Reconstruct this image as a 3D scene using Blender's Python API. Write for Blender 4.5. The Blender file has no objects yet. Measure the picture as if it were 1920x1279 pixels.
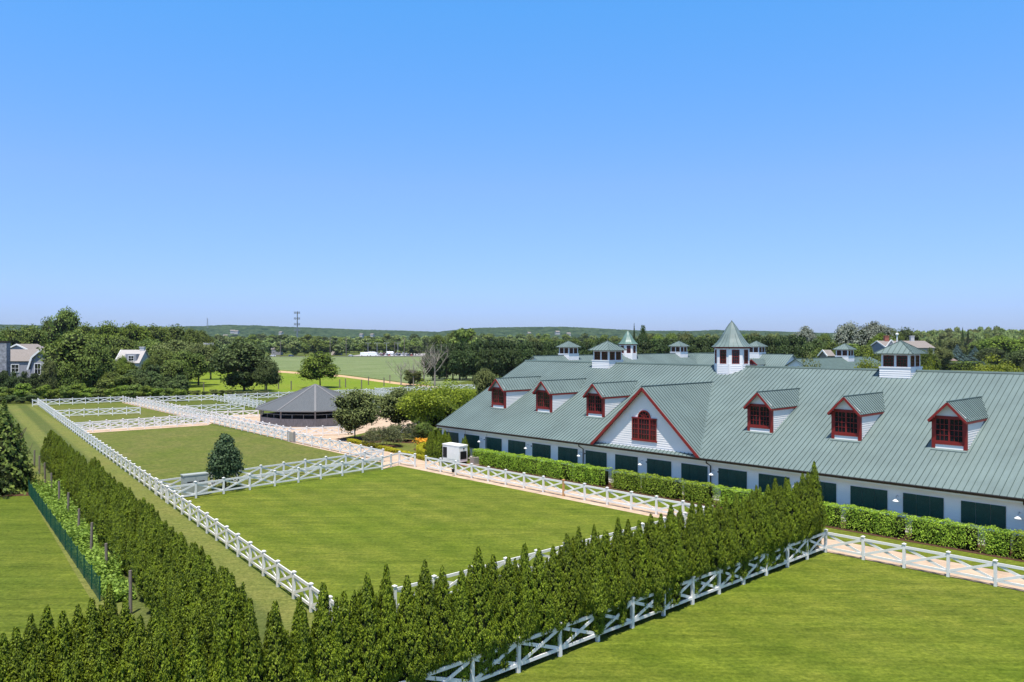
import bpy, math, random
import numpy as np
from mathutils import Vector, Matrix
random.seed(7); rng = np.random.default_rng(7)
SC = bpy.context.scene
COL = SC.collection
F = 1490.0; HC = 12.6; CX = 960.0; CY = 639.5
U = np.array([.682, -.732]); U /= np.linalg.norm(U); V = np.array([-U[1], U[0]])
P0 = np.array([-8.4, 88.4]); ANG = math.atan2(U[1], U[0])

def gp(px, py, h=0.0):            # point at height h seen at a pixel of the 1920 px photo
    Y = F*(HC-h)/(py-CY); return np.array([(px-CX)*Y/F, Y])
def at(px, Y): return np.array([(px-CX)*Y/F, Y])
def zt(py, Y): return HC-(py-CY)*Y/F
def bw(s, t): return P0+U*s+V*t     # barn frame to world
def s_at(px, t):                   # s of the vertical plane t=const seen at pixel column
    k = (px-CX)/F; A = P0+V*t
    return (k*A[1]-A[0])/(U[0]-k*U[1])

# ---------------------------------------------------------------- materials
MATS = {}
def _mat(name):
    m = bpy.data.materials.new(name); m.use_nodes = True; MATS[name] = m
    nt = m.node_tree; b = nt.nodes['Principled BSDF']; return m, nt, b
def _ramp(nt, stops):
    r = nt.nodes.new('ShaderNodeValToRGB'); e = r.color_ramp.elements
    while len(e) < len(stops): e.new(.5)
    for i, (p, c) in enumerate(stops): e[i].position = p; e[i].color = (*c, 1)
    return r
def _noise(nt, scale, detail=4, rough=.6, coord='Object', stretch=None, rot=0):
    tc = nt.nodes.new('ShaderNodeTexCoord'); n = nt.nodes.new('ShaderNodeTexNoise')
    n.inputs['Scale'].default_value = scale; n.inputs['Detail'].default_value = detail; n.inputs['Roughness'].default_value = rough
    if stretch:
        mp = nt.nodes.new('ShaderNodeMapping'); mp.inputs['Scale'].default_value = stretch; mp.inputs['Rotation'].default_value = (0, 0, rot)
        nt.links.new(tc.outputs[coord], mp.inputs[0]); nt.links.new(mp.outputs[0], n.inputs['Vector'])
    else: nt.links.new(tc.outputs[coord], n.inputs['Vector'])
    return n
def _mix(nt, a, b, fac, mode='MIX'):
    m = nt.nodes.new('ShaderNodeMix'); m.data_type = 'RGBA'; m.blend_type = mode
    for s, v in ((m.inputs[6], a), (m.inputs[7], b)):
        if isinstance(v, tuple): s.default_value = (*v, 1)
        else: nt.links.new(v, s)
    if isinstance(fac, (int, float)): m.inputs[0].default_value = fac
    else: nt.links.new(fac, m.inputs[0])
    return m.outputs[2]
def _bump(nt, b, h, strength=.3, dist=.05):
    n = nt.nodes.new('ShaderNodeBump'); n.inputs['Strength'].default_value = strength; n.inputs['Distance'].default_value = dist
    nt.links.new(h, n.inputs['Height']); nt.links.new(n.outputs[0], b.inputs['Normal'])

def plain(name, c, rough=.6, var=.12, scale=3.0, spec=.3, metal=0, bump=0, stretch=None):
    m, nt, b = _mat(name)
    n = _noise(nt, scale, 5, .65, stretch=stretch)
    r = _ramp(nt, [(.3, tuple(x*(1-var) for x in c)), (.7, tuple(min(1, x*(1+var)) for x in c))])
    nt.links.new(n.outputs[0], r.inputs[0]); nt.links.new(r.outputs[0], b.inputs['Base Color'])
    b.inputs['Roughness'].default_value = rough; b.inputs['Specular IOR Level'].default_value = spec; b.inputs['Metallic'].default_value = metal
    if bump: _bump(nt, b, n.outputs[0], bump, .03)
    return m
def foliage(name, dark, light, trans=.25, hv=.01, vv=.2):
    m, nt, b = _mat(name)
    g = nt.nodes.new('ShaderNodeNewGeometry'); n = _noise(nt, 1.3, 3, .6)
    oi = nt.nodes.new('ShaderNodeObjectInfo')
    a = nt.nodes.new('ShaderNodeMath'); a.operation = 'MULTIPLY_ADD'; a.inputs[1].default_value = .55
    nt.links.new(g.outputs['Random Per Island'], a.inputs[0]); 
    n2 = nt.nodes.new('ShaderNodeMath'); n2.operation = 'MULTIPLY_ADD'; n2.inputs[1].default_value = 1.0; n2.inputs[2].default_value = -.3
    nt.links.new(n.outputs[0], n2.inputs[0]); nt.links.new(n2.outputs[0], a.inputs[2])
    r = _ramp(nt, [(.1, dark), (.95, light)]); nt.links.new(a.outputs[0], r.inputs[0])
    hs = nt.nodes.new('ShaderNodeHueSaturation')
    v = nt.nodes.new('ShaderNodeMapRange'); v.inputs[3].default_value = 1-vv; v.inputs[4].default_value = 1+vv
    nt.links.new(oi.outputs['Random'], v.inputs[0]); nt.links.new(v.outputs[0], hs.inputs['Value'])
    h = nt.nodes.new('ShaderNodeMapRange'); h.inputs[3].default_value = .5-hv; h.inputs[4].default_value = .5+hv
    nt.links.new(oi.outputs['Random'], h.inputs[0]); nt.links.new(h.outputs[0], hs.inputs['Hue'])
    nt.links.new(r.outputs[0], hs.inputs['Color'])
    nt.links.new(hs.outputs[0], b.inputs['Base Color']); b.inputs['Roughness'].default_value = .6; b.inputs['Specular IOR Level'].default_value = .2
    t = nt.nodes.new('ShaderNodeBsdfTranslucent'); ms = nt.nodes.new('ShaderNodeMixShader'); ms.inputs[0].default_value = trans
    nt.links.new(hs.outputs[0], t.inputs[0]); nt.links.new(b.outputs[0], ms.inputs[1]); nt.links.new(t.outputs[0], ms.inputs[2])
    nt.links.new(ms.outputs[0], nt.nodes['Material Output'].inputs[0])
    return m
def grass(name, c1, c2, c3, big=.05, fine=6.0, streak=None, stripe=None, soft=1.0):
    """c1 main, c2 patch, c3 blades; streak = angle of long faint mower marks; stripe = (angle, width)"""
    m, nt, b = _mat(name)
    n1 = _noise(nt, big, 6, .62); n2 = _noise(nt, fine, 6, .75); n3 = _noise(nt, .45, 5, .65)
    r1 = _ramp(nt, [(.35, (0, 0, 0)), (.68, (1, 1, 1))]); nt.links.new(n1.outputs[0], r1.inputs[0])
    col = _mix(nt, c1, c2, r1.outputs[0])
    r3 = _ramp(nt, [(.38, (0, 0, 0)), (.66, (1, 1, 1))]); nt.links.new(n3.outputs[0], r3.inputs[0])
    k = nt.nodes.new('ShaderNodeMath'); k.operation = 'MULTIPLY'; k.inputs[1].default_value = .5; nt.links.new(r3.outputs[0], k.inputs[0])
    col = _mix(nt, col, c3, k.outputs[0])
    if streak is not None:
        ns = _noise(nt, 1.0, 5, .7, stretch=(.10, 1.3, 1), rot=streak)
        rs = _ramp(nt, [(.32, (.72, .74, .7)), (.68, (1.25, 1.22, 1.2))]); nt.links.new(ns.outputs[0], rs.inputs[0])
        col = _mix(nt, col, rs.outputs[0], .85, 'MULTIPLY')
    if stripe:
        tc = nt.nodes.new('ShaderNodeTexCoord'); mp = nt.nodes.new('ShaderNodeMapping'); mp.inputs['Rotation'].default_value = (0, 0, stripe[0])
        sx = nt.nodes.new('ShaderNodeSeparateXYZ'); nt.links.new(tc.outputs['Object'], mp.inputs[0]); nt.links.new(mp.outputs[0], sx.inputs[0])
        s = nt.nodes.new('ShaderNodeMath'); s.operation = 'MULTIPLY'; s.inputs[1].default_value = math.pi/stripe[1]; nt.links.new(sx.outputs[1], s.inputs[0])
        s2 = nt.nodes.new('ShaderNodeMath'); s2.operation = 'SINE'; nt.links.new(s.outputs[0], s2.inputs[0])
        mr = nt.nodes.new('ShaderNodeMapRange'); mr.inputs[1].default_value = -.5; mr.inputs[2].default_value = .5; nt.links.new(s2.outputs[0], mr.inputs[0])
        rr = _ramp(nt, [(0, (.74, .8, .8)), (1, (1.2, 1.14, 1.1))]); nt.links.new(mr.outputs[0], rr.inputs[0])
        col = _mix(nt, col, rr.outputs[0], soft, 'MULTIPLY')
    n4 = _noise(nt, 1.0, 6, .75, stretch=(1.1, 3.2, 1), rot=streak or .6); r4 = _ramp(nt, [(.33, (.62, .68, .6)), (.66, (1.35, 1.28, 1.3))]); nt.links.new(n4.outputs[0], r4.inputs[0])
    col = _mix(nt, col, r4.outputs[0], .75, 'MULTIPLY')
    r2 = _ramp(nt, [(.30, (.35, .42, .35)), (.70, (1.6, 1.5, 1.5))]); nt.links.new(n2.outputs[0], r2.inputs[0])
    col = _mix(nt, col, r2.outputs[0], .75, 'MULTIPLY')
    nt.links.new(col, b.inputs['Base Color']); b.inputs['Roughness'].default_value = .9; b.inputs['Specular IOR Level'].default_value = .05
    _bump(nt, b, n2.outputs[0], .6, .08)
    return m

WHITE = plain('white_paint', (.80, .79, .76), .5, .05, 1.5)
FENCEW = plain('fence_white_paint', (.79, .765, .735), .55, .13, 1.1)
RAWWOOD = plain('raw_wood', (.55, .30, .12), .7, .2, 4)
SIDING = plain('white_siding', (.84, .805, .775), .5, .05, .6)
RED = plain('barn_red_paint', (.22, .022, .018), .45, .12, 2)
SHUT = plain('dark_green_shutter', (.010, .058, .048), .4, .2, 3)
BROWNM = plain('brown_gutter', (.025, .016, .013), .4, .2, 2)
GLASSD, _nt, _b = _mat('window_glass'); _b.inputs['Base Color'].default_value = (.012, .014, .018, 1); _b.inputs['Roughness'].default_value = .08; _b.inputs['Specular IOR Level'].default_value = .6
SHING = plain('grey_asphalt_shingle', (.105, .112, .118), .85, .4, 9, bump=.4)
HIPC = plain('pale_hip_shingle', (.19, .185, .185), .85, .15, 8)
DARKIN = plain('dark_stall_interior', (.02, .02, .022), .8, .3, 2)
GREYWOOD = plain('weathered_grey_wood', (.27, .25, .24), .8, .35, 2.5, stretch=(6, 6, .6))
STEEL = plain('galvanised_steel', (.42, .44, .46), .45, .1, 3)
STAKE = plain('weathered_stake', (.20, .165, .14), .85, .3, 6, bump=.3, stretch=(6, 6, 1))
MESHG = plain('green_mesh', (.008, .075, .05), .5, .25, 3)
CABG = plain('utility_box_grey_green', (.36, .38, .34), .5, .06, 2)
SAND = plain('sand', (.48, .355, .255), .95, .26, .7, spec=.05, bump=.3)
DIRT = plain('dirt_track', (.50, .33, .19), .95, .15, .6, spec=.05)
MULCH = plain('mulch', (.085, .045, .028), .95, .35, 5, spec=.05, bump=.5)
ASPH = plain('asphalt', (.12, .12, .125), .9, .12, .5, spec=.1)
BARK = plain('bark', (.10, .075, .055), .9, .3, 5, bump=.4)
BAREB = plain('bare_bark', (.30, .26, .22), .9, .25, 3)
TANROOF = plain('cedar_shingle_roof', (.23, .20, .18), .9, .16, 3)
GREYSH = plain('grey_shingle_wall', (.30, .30, .33), .9, .12, 3)
STONEW = plain('grey_stone', (.26, .26, .28), .9, .5, 2.2, bump=.6)
BRICK = plain('red_brick', (.34, .12, .08), .9, .2, 4)
DGROOF = plain('dark_green_shingle_roof', (.085, .125, .115), .8, .14, 1.5)
BLACKM = plain('black_rubber', (.015, .015, .017), .6, .2, 3)
TOWERM = plain('tower_steel', (.22, .25, .28), .5, .1, 1)
CREAM = plain('far_house_wall', (.52, .51, .50), .8, .06, 1)
FLOWER = plain('orange_petals', (.85, .35, .02), .6, .3, 9)
CONC = plain('concrete', (.42, .36, .30), .9, .1, 3)

def roof_metal(name, c, rough=.42):
    m, nt, b = _mat(name)
    n1 = _noise(nt, .35, 6, .6); n2 = _noise(nt, 5, 5, .7, stretch=(3, .35, .35))
    r = _ramp(nt, [(.3, tuple(x*.84 for x in c)), (.55, c), (.75, tuple(x*1.10 for x in c))]); nt.links.new(n1.outputs[0], r.inputs[0])
    r2 = _ramp(nt, [(.3, (.9, .9, .9)), (.7, (1.08, 1.08, 1.08))]); nt.links.new(n2.outputs[0], r2.inputs[0])
    col = _mix(nt, r.outputs[0], r2.outputs[0], .8, 'MULTIPLY')
    nt.links.new(col, b.inputs['Base Color']); b.inputs['Roughness'].default_value = rough; b.inputs['Specular IOR Level'].default_value = .35
    n5 = _noise(nt, .9, 3, .5, stretch=(2.5, .8, .8)); _bump(nt, b, n5.outputs[0], .25, .05)
    return m
ROOF = roof_metal('green_standing_seam_metal', (.160, .209, .197))
SEAM = roof_metal('shaded_green_seam', (.085, .125, .115))  # ribs share the roof's paint; this darker green paints in their shaded side
COPPER = roof_metal('patinated_green_metal', (.13, .22, .185), .3)

FOL = {
 'arbor': foliage('arborvitae_foliage', (0.014, 0.034, 0.003), (0.3, 0.38, 0.02), .12, .003, .10),
 'laurel': foliage('laurel_leaves', (0.07, 0.15, 0.01), (0.6, 0.78, 0.08), .3),
 'dark': foliage('dark_leaves', (0.034, 0.058, 0.018), (0.155, 0.205, 0.055), .15),
 'mid': foliage('mid_green_leaves', (0.055, 0.092, 0.018), (0.25, 0.31, 0.055), .2),
 'light': foliage('light_green_leaves', (0.06, 0.11, 0.014), (0.31, 0.4, 0.05), .25),
 'yellow': foliage('yellow_green_leaves', (0.06, 0.09, 0.01), (0.4, 0.45, 0.035), .3),
 'olive': foliage('olive_leaves', (0.07, 0.09, 0.025), (0.27, 0.3, 0.09), .2),
 'silver': foliage('silver_leaves', (.12, .14, .10), (.38, .40, .31), .1),
 'bluish': foliage('blue_spruce_needles', (.03, .06, .05), (.13, .20, .19), .05),
 'ever': foliage('evergreen_needles', (0.016, 0.034, 0.01), (0.085, 0.125, 0.03), .08),
 'far': foliage('far_leaves', (0.09, 0.13, 0.04), (0.3, 0.37, 0.11), .1),
 'vine': foliage('vine_leaves', (0.1, 0.17, 0.02), (0.36, 0.5, 0.08), .3),
 'box': foliage('box_hedge_leaves', (0.3, 0.32, 0.015), (0.85, 0.8, 0.04), .3),
 'weep': foliage('weeping_leaves', (.08, .09, .035), (.24, .25, .11), .2),
 'deep': foliage('deep_green_leaves', (0.03, 0.058, 0.026), (0.115, 0.175, 0.07), .1),
}

INNER = plain('inner_twigs_old_foliage_and_shade', (.018, .024, .009), .95, .4, 6, spec=.02)  # crown core: old twigs, darkened to paint in shade between leaf clumps

# ---------------------------------------------------------------- mesh builder
class MB:
    def __init__(s): s.v = []; s.f = []; s.m = []
    def poly(s, pts, mi=0):
        b = len(s.v); s.v += [tuple(p) for p in pts]; s.f.append(tuple(range(b, b+len(pts)))); s.m.append(mi)
    def hexa(s, p, mi=0):        # 8 points: bottom 4 ccw, top 4
        b = len(s.v); s.v += [tuple(x) for x in p]
        for q in ((3, 2, 1, 0), (4, 5, 6, 7), (0, 1, 5, 4), (1, 2, 6, 5), (2, 3, 7, 6), (3, 0, 4, 7)):
            s.f.append(tuple(b+i for i in q)); s.m.append(mi)
    def box(s, x0, x1, y0, y1, z0, z1, mi=0):
        s.hexa([(x0, y0, z0), (x1, y0, z0), (x1, y1, z0), (x0, y1, z0), (x0, y0, z1), (x1, y0, z1), (x1, y1, z1), (x0, y1, z1)], mi)
    def bar(s, a, b_, w, h, mi=0, up=(0, 0, 1)):   # bar from a to b, w across, h along 'up'
        a = Vector(a); b_ = Vector(b_); d = (b_-a).normalized(); up = Vector(up)
        sd = d.cross(up)
        if sd.length < 1e-4: sd = d.cross(Vector((1, 0, 0)))
        sd.normalize(); n = sd.cross(d).normalized()
        p = []
        for e in (a, b_): p.append([e-sd*w/2-n*h/2, e+sd*w/2-n*h/2, e+sd*w/2+n*h/2, e-sd*w/2+n*h/2])
        A, B = p
        s.hexa([A[0], B[0], B[1], A[1], A[3], B[3], B[2], A[2]], mi)
    def tube(s, pts, rad, n=8, mi=0, cap=True):
        rings = []
        pts = [Vector(p) for p in pts]
        for i, p in enumerate(pts):
            d = (pts[min(i+1, len(pts)-1)]-pts[max(i-1, 0)]).normalized()
            x = d.cross(Vector((0, 0, 1)));
            if x.length < .05: x = d.cross(Vector((0, 1, 0)))
            x.normalize(); y = d.cross(x)
            r = rad[i] if isinstance(rad, (list, tuple)) else rad
            b = len(s.v); s.v += [tuple(p+x*r*math.cos(2*math.pi*k/n)+y*r*math.sin(2*math.pi*k/n)) for k in range(n)]; rings.append(b)
        for a, b in zip(rings, rings[1:]):
            for k in range(n): s.f.append((a+k, a+(k+1) % n, b+(k+1) % n, b+k)); s.m.append(mi)
        if cap:
            s.f.append(tuple(rings[0]+k for k in range(n))); s.m.append(mi); s.f.append(tuple(rings[-1]+k for k in reversed(range(n)))); s.m.append(mi)
    def lathe(s, prof, n=12, c=(0, 0), mi=0, rot=0):
        rings = []
        for r, z in prof:
            b = len(s.v); s.v += [(c[0]+r*math.cos(rot+2*math.pi*k/n), c[1]+r*math.sin(rot+2*math.pi*k/n), z) for k in range(n)]; rings.append(b)
        for a, b in zip(rings, rings[1:]):
            for k in range(n): s.f.append((a+k, a+(k+1) % n, b+(k+1) % n, b+k)); s.m.append(mi)
    def clap(s, o, xd, nd, z0, z1, xl, xr, h=.17, out=.034, mi=0):
        """clapboards: o origin, xd along the wall, nd outward; xl/xr give the wall's ends at height z"""
        o = np.array(o, float); xd = np.array(xd, float); nd = np.array(nd, float); z = z0
        P = lambda x, zz, off: tuple(np.array([o[0], o[1], 0])+np.array([*xd, 0])*x+np.array([*nd, 0])*off+np.array([0, 0, zz]))
        while z < z1-1e-6:
            zt_ = min(z+h, z1); a, b, c, d = xl(z), xr(z), xr(zt_), xl(zt_)
            if b-a > .01:
                if c-d < .01: c = d = (c+d)/2
                s.poly([P(a, z, out), P(b, z, out), P(c, zt_, .002), P(d, zt_, .002)], mi)
                s.poly([P(a, z, 0), P(b, z, 0), P(b, z, out), P(a, z, out)], mi)
            z += h
    def mesh(s, name, mats):
        me = bpy.data.meshes.new(name); me.from_pydata(s.v, [], s.f)
        for m in (mats if isinstance(mats, (list, tuple)) else [mats]): me.materials.append(m)
        if any(s.m): me.polygons.foreach_set('material_index', s.m)
        me.update(); return me
    def build(s, name, mats, parent=None, loc=None, rz=None):
        return link(name, s.mesh(name, mats), parent, loc, rz)
def link(name, data, parent=None, loc=None, rz=None):
    o = bpy.data.objects.new(name, data); COL.objects.link(o)
    if parent: o.parent = parent
    if loc is not None: o.location = loc
    if rz is not None: o.rotation_euler = (0, 0, rz)
    return o
def tag(o, label=None, cat=None, group=None, kind=None):
    if label: o['label'] = label
    if cat: o['category'] = cat
    if group: o['group'] = group
    if kind: o['kind'] = kind
    return o
def thing(name, label, cat, loc=(0, 0, 0), rz=0, group=None):
    return tag(link(name, None, None, loc, rz), label, cat, group)
def copy_tree(o, parent=None):
    c = o.copy(); COL.objects.link(c)
    if parent: c.parent = parent
    for ch in o.children: copy_tree(ch, c)
    return c

# ---------------------------------------------------------------- leaves
def unit(a): return a/np.maximum(np.linalg.norm(a, axis=1, keepdims=True), 1e-9)
def leaf_data(P, N, size, aspect=.6, tilt=.8, up=None):
    n = len(P); N = unit(N+rng.normal(0, tilt, (n, 3)))
    R = rng.normal(0, 1, (n, 3)) if up is None else rng.normal(0, up, (n, 3))+np.array([0, 0, 1])
    B = unit(np.cross(N, R)); T = unit(np.cross(B, N))
    s = (size*rng.uniform(.65, 1.35, n))[:, None]
    V_ = np.empty((n, 4, 3)); V_[:, 0] = P-T*s*.5; V_[:, 1] = P+B*s*aspect*.5; V_[:, 2] = P+T*s*.5; V_[:, 3] = P-B*s*aspect*.5
    return V_.reshape(-1, 3)
def leaf_mesh(name, verts, mat, core=None):
    n = len(verts)//4; me = bpy.data.meshes.new(name)
    cv, cf = core if core else (np.zeros((0, 3)), [])
    base = len(verts); allv = np.vstack([verts, cv]) if len(cv) else verts
    loops = np.arange(n*4, dtype=np.int32); st = np.arange(n, dtype=np.int32)*4; tot = np.full(n, 4, np.int32)
    if cf:
        l2 = np.array([i+base for f in cf for i in f], np.int32); t2 = np.array([len(f) for f in cf], np.int32)
        s2 = np.concatenate([[0], np.cumsum(t2)[:-1]]).astype(np.int32)+n*4
        loops = np.concatenate([loops, l2]); st = np.concatenate([st, s2]); tot = np.concatenate([tot, t2])
    me.vertices.add(len(allv)); me.vertices.foreach_set('co', allv.astype(np.float32).ravel())
    me.loops.add(len(loops)); me.loops.foreach_set('vertex_index', loops)
    me.polygons.add(len(st)); me.polygons.foreach_set('loop_start', st); me.polygons.foreach_set('loop_total', tot)
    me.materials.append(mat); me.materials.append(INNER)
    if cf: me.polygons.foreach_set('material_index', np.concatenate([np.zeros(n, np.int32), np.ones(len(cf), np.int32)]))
    me.update(calc_edges=True); me.validate(); return me
def blob(c, r, n=8, m=6):
    cv = []; cf = []
    for j in range(m+1):
        th = math.pi*j/m
        for i in range(n):
            ph = 2*math.pi*i/n; cv.append((c[0]+r[0]*math.sin(th)*math.cos(ph), c[1]+r[1]*math.sin(th)*math.sin(ph), c[2]+r[2]*math.cos(th)))
    for j in range(m):
        for i in range(n): cf.append((j*n+i, j*n+(i+1) % n, (j+1)*n+(i+1) % n, (j+1)*n+i))
    return cv, cf
def join_cores(cs):
    V_ = []; F_ = []
    for cv, cf in cs:
        b = len(V_); V_ += cv; F_ += [tuple(i+b for i in f) for f in cf]
    return (np.array(V_), F_)

def arbor_mesh(name, seed, H=4.5, R=.56, n=24000, skirt=0):
    r_ = np.random.default_rng(seed)
    tips = [(0, 0, H, 1.0)]+[(r_.choice([-1, 1])*r_.uniform(.2, .38), r_.choice([-1, 1])*r_.uniform(.1, .35), H*r_.uniform(.80, .93), r_.uniform(.42, .6)) for _ in range(r_.integers(1, 4))]
    Ps = []; Ns = []; cores = []
    pf = lambda h: np.minimum(1, (1-h)**.95*1.62)*((.80+.20*np.minimum(1, h*5)) if not skirt else (.60+.50*np.clip((h-.16)*9, 0, 1)))
    for tx, ty, th, rs in tips:
        nt_ = int(1150*rs); per = int(n/1150)
        h = 1-(1-r_.uniform(0, 1, nt_))**.9; ph = r_.uniform(0, 2*math.pi, nt_)
        prof = pf(h); sc = .35+.65*np.minimum(1, prof*1.5)
        rr = R*rs*prof*(1+.10*np.sin(ph*3+h*9+seed)+.05*np.sin(ph*7-h*31))*r_.uniform(.86, 1.06, nt_)
        C_ = np.stack([tx+rr*np.cos(ph), ty+rr*np.sin(ph), .40+h*(th-.55)], 1)
        out = unit(np.stack([np.cos(ph)*.55, np.sin(ph)*.55, np.full(nt_, 1.)], 1))
        u_ = r_.random((nt_, per, 1)); sp = .036*sc[:, None, None]*(1.15-.8*u_)
        P = C_[:, None]+out[:, None]*(u_-.5)*.20+r_.normal(0, 1, (nt_, per, 3))*sp
        Ps.append(P.reshape(-1, 3)); o2 = np.stack([np.cos(ph), np.sin(ph), np.full(nt_, .45)], 1); Ns.append((o2[:, None]+r_.normal(0, .3, (nt_, per, 3))).reshape(-1, 3))
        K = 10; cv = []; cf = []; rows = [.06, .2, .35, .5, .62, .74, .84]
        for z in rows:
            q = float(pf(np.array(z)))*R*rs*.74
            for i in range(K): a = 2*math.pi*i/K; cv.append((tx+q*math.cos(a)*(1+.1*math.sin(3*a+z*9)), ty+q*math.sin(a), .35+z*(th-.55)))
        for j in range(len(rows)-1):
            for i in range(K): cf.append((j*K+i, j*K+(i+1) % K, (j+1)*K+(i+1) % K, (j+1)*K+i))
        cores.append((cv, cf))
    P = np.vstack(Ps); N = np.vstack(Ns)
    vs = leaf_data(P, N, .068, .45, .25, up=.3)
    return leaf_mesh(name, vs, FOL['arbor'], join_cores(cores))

def crown_mesh(name, seed, mat, n=7000, size=.045, nl=26, z0=.12, flat=.9, open_=0.0, shape='round', core=True):
    """unit crown: width 1, height 1 in all (z0 = bare stem below it)"""
    r_ = np.random.default_rng(seed); lobes = []
    zc = (1+z0)/2; hz = (1-z0)/2
    for i in range(nl):
        while True:
            p = r_.uniform(-1, 1, 3)
            if .25 < np.linalg.norm(p) < 1: break
        if shape == 'egg': k = 1-.55*max(0, p[2]); 
        elif shape == 'cone': k = (1-p[2])/2*.95+.05
        elif shape == 'vase': k = .75+.25*p[2]
        elif shape == 'box': k = 1.0; p[0] = np.clip(p[0]*1.4, -1, 1)
        else: k = 1-.2*abs(p[2])
        lr = r_.uniform(.13, .23)*(1 if shape != 'cone' else (.35+.65*k))
        lobes.append((p[0]*k*(.5-lr*.75), p[1]*k*(.5-lr*.75), zc+p[2]*(hz-lr*.75), lr))
    per = n//nl; Ps = []; Ns = []; cores = []
    for (x, y, z, lr) in lobes:
        d = unit(r_.normal(0, 1, (per, 3))); d[:, 2] = np.abs(d[:, 2])*np.where(r_.random(per) < .75, 1, -1)
        q = lr*r_.uniform(.6, 1.12, per)[:, None]; P = np.array([x, y, z])+d*q*np.array([1, 1, .8])
        Ps.append(P); Ns.append(d+np.array([0, 0, .5]))
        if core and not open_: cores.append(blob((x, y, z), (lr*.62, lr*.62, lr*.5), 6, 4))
    P = np.vstack(Ps); N = np.vstack(Ns)
    if open_:
        keep = r_.random(len(P)) > open_; P = P[keep]; N = N[keep]
    P[:, 2] = np.clip(P[:, 2], .01, 2)
    return leaf_mesh(name, leaf_data(P, N, size, .65, .7), FOL[mat], join_cores(cores) if cores else None)
def spruce_mesh(name, seed, mat, n=6000, size=.05, z0=.04):
    r_ = np.random.default_rng(seed); h = r_.random(n)**1.4; tiers = 13
    rr = .5*(1-h)*(.72+.28*((h*tiers) % 1 < .55)); ph = r_.uniform(0, 2*math.pi, n)
    rr *= (.75+.25*np.sin(ph*7+np.floor(h*tiers)*2.1))*r_.uniform(.45, 1.05, n)
    P = np.stack([rr*np.cos(ph), rr*np.sin(ph), z0+h*(1-z0)-rr*.12], 1); N = np.stack([np.cos(ph), np.sin(ph), np.full(n, .8)], 1)
    cv = [(0, 0, .97)]; cf = []
    for i in range(8): cv.append((.27*math.cos(i*math.pi/4), .27*math.sin(i*math.pi/4), z0+.04))
    for i in range(8): cf.append((0, 1+i, 1+(i+1) % 8))
    return leaf_mesh(name, leaf_data(P, N, size, .5, .6), FOL[mat], (np.array(cv), cf))
def weep_mesh(name, seed, mat, n=6000):
    r_ = np.random.default_rng(seed); Ps = []
    for i in range(130):
        ph = r_.uniform(0, 2*math.pi); R = .5*r_.uniform(.35, 1)**.6; top = 1-.35*(R/.5)**2*r_.uniform(.7, 1.1); L = top*r_.uniform(.45, .85)
        m = n//130; u_ = r_.random(m); x = R*(.8+.2*u_)
        Ps.append(np.stack([x*math.cos(ph)+r_.normal(0, .02, m), x*math.sin(ph)+r_.normal(0, .02, m), top-L*u_], 1))
    P = np.vstack(Ps); return leaf_mesh(name, leaf_data(P, rng.normal(0, 1, (len(P), 3)), .05, .35, .3, up=.5), FOL[mat])
def trunk_mesh(name, seed, mat, z0=.25, top=.8, r=.03, branches=6, twig=0, spread=.3):
    r_ = random.Random(seed); mb = MB()
    def limb(p, d, L, rad, lev):
        pts = [p]; n = 4
        for i in range(n):
            d = (d+Vector((r_.uniform(-.18, .18), r_.uniform(-.18, .18), r_.uniform(-.02, .12)))).normalized(); pts.append(pts[-1]+d*L/n)
        mb.tube(pts, [rad*(1-.7*i/n) for i in range(n+1)], 5 if lev else 7, cap=False)
        if lev < twig:
            for k in range(4):
                q = pts[r_.randint(1, n)]; a = r_.uniform(0, 6.28)
                limb(q, (d+Vector((math.cos(a), math.sin(a), .25))*.7).normalized(), L*.55, rad*.42, lev+1)
    mb.tube([(0, 0, -.01), (.004, 0, z0*.5), (0, .004, z0), (0, 0, top)], [r*1.35, r, r*.9, r*.3], 8, cap=False)
    for i in range(branches):
        a = 6.283*i/branches+r_.uniform(-.4, .4); z = z0+(top-z0)*r_.uniform(0, .6)
        limb(Vector((0, 0, z)), Vector((math.cos(a)*spread*2, math.sin(a)*spread*2, .8)).normalized(), (1-z)*.62, r*.45, 0)
    return mb.mesh(name, mat)

CR = {
 'oak': [crown_mesh('crown', 11+i, 'mid', 9000, .036, 40, .10) for i in range(3)],
 'low': [crown_mesh('crown', 21+i, 'mid', 9500, .036, 44, .0, shape='egg') for i in range(3)],
 'dense': [crown_mesh('crown', 31+i, 'dark', 6500, .055, 28, .02, shape='egg') for i in range(2)],
 'shrub': [crown_mesh('crown', 41+i, 'mid', 4500, .07, 18, .0, shape='round') for i in range(2)],
 'open': [crown_mesh('crown', 51+i, 'yellow', 9000, .034, 40, .12, open_=.25) for i in range(2)],
 'egg': [crown_mesh('crown', 62, 'dark', 15000, .032, 70, .10, shape='egg')],
 'narrow': [crown_mesh('crown', 65, 'deep', 13000, .042, 95, .02, shape='cone', open_=.28)],
 'cone': [crown_mesh('crown', 67+i, 'deep', 10000, .05, 46, .0, shape='cone') for i in range(2)],
 'spruce': [spruce_mesh('crown', 71+i, 'bluish') for i in range(2)],
 'far': [crown_mesh('crown', 81+i, 'far', 2600, .085, 16, .0, shape='round') for i in range(3)],
 'weep': [weep_mesh('crown', 91+i, 'weep') for i in range(2)],
}
TR = {'std': trunk_mesh('trunk', 1, BARK, .22, .75, .018), 'thin': trunk_mesh('trunk', 2, BARK, .2, .85, .012, 5),
      'bare': trunk_mesh('trunk', 3, BAREB, .25, .8, .016, 9, twig=2, spread=.32), 'bare2': trunk_mesh('trunk', 5, BAREB, .2, .75, .02, 8, twig=2, spread=.45)}
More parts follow.
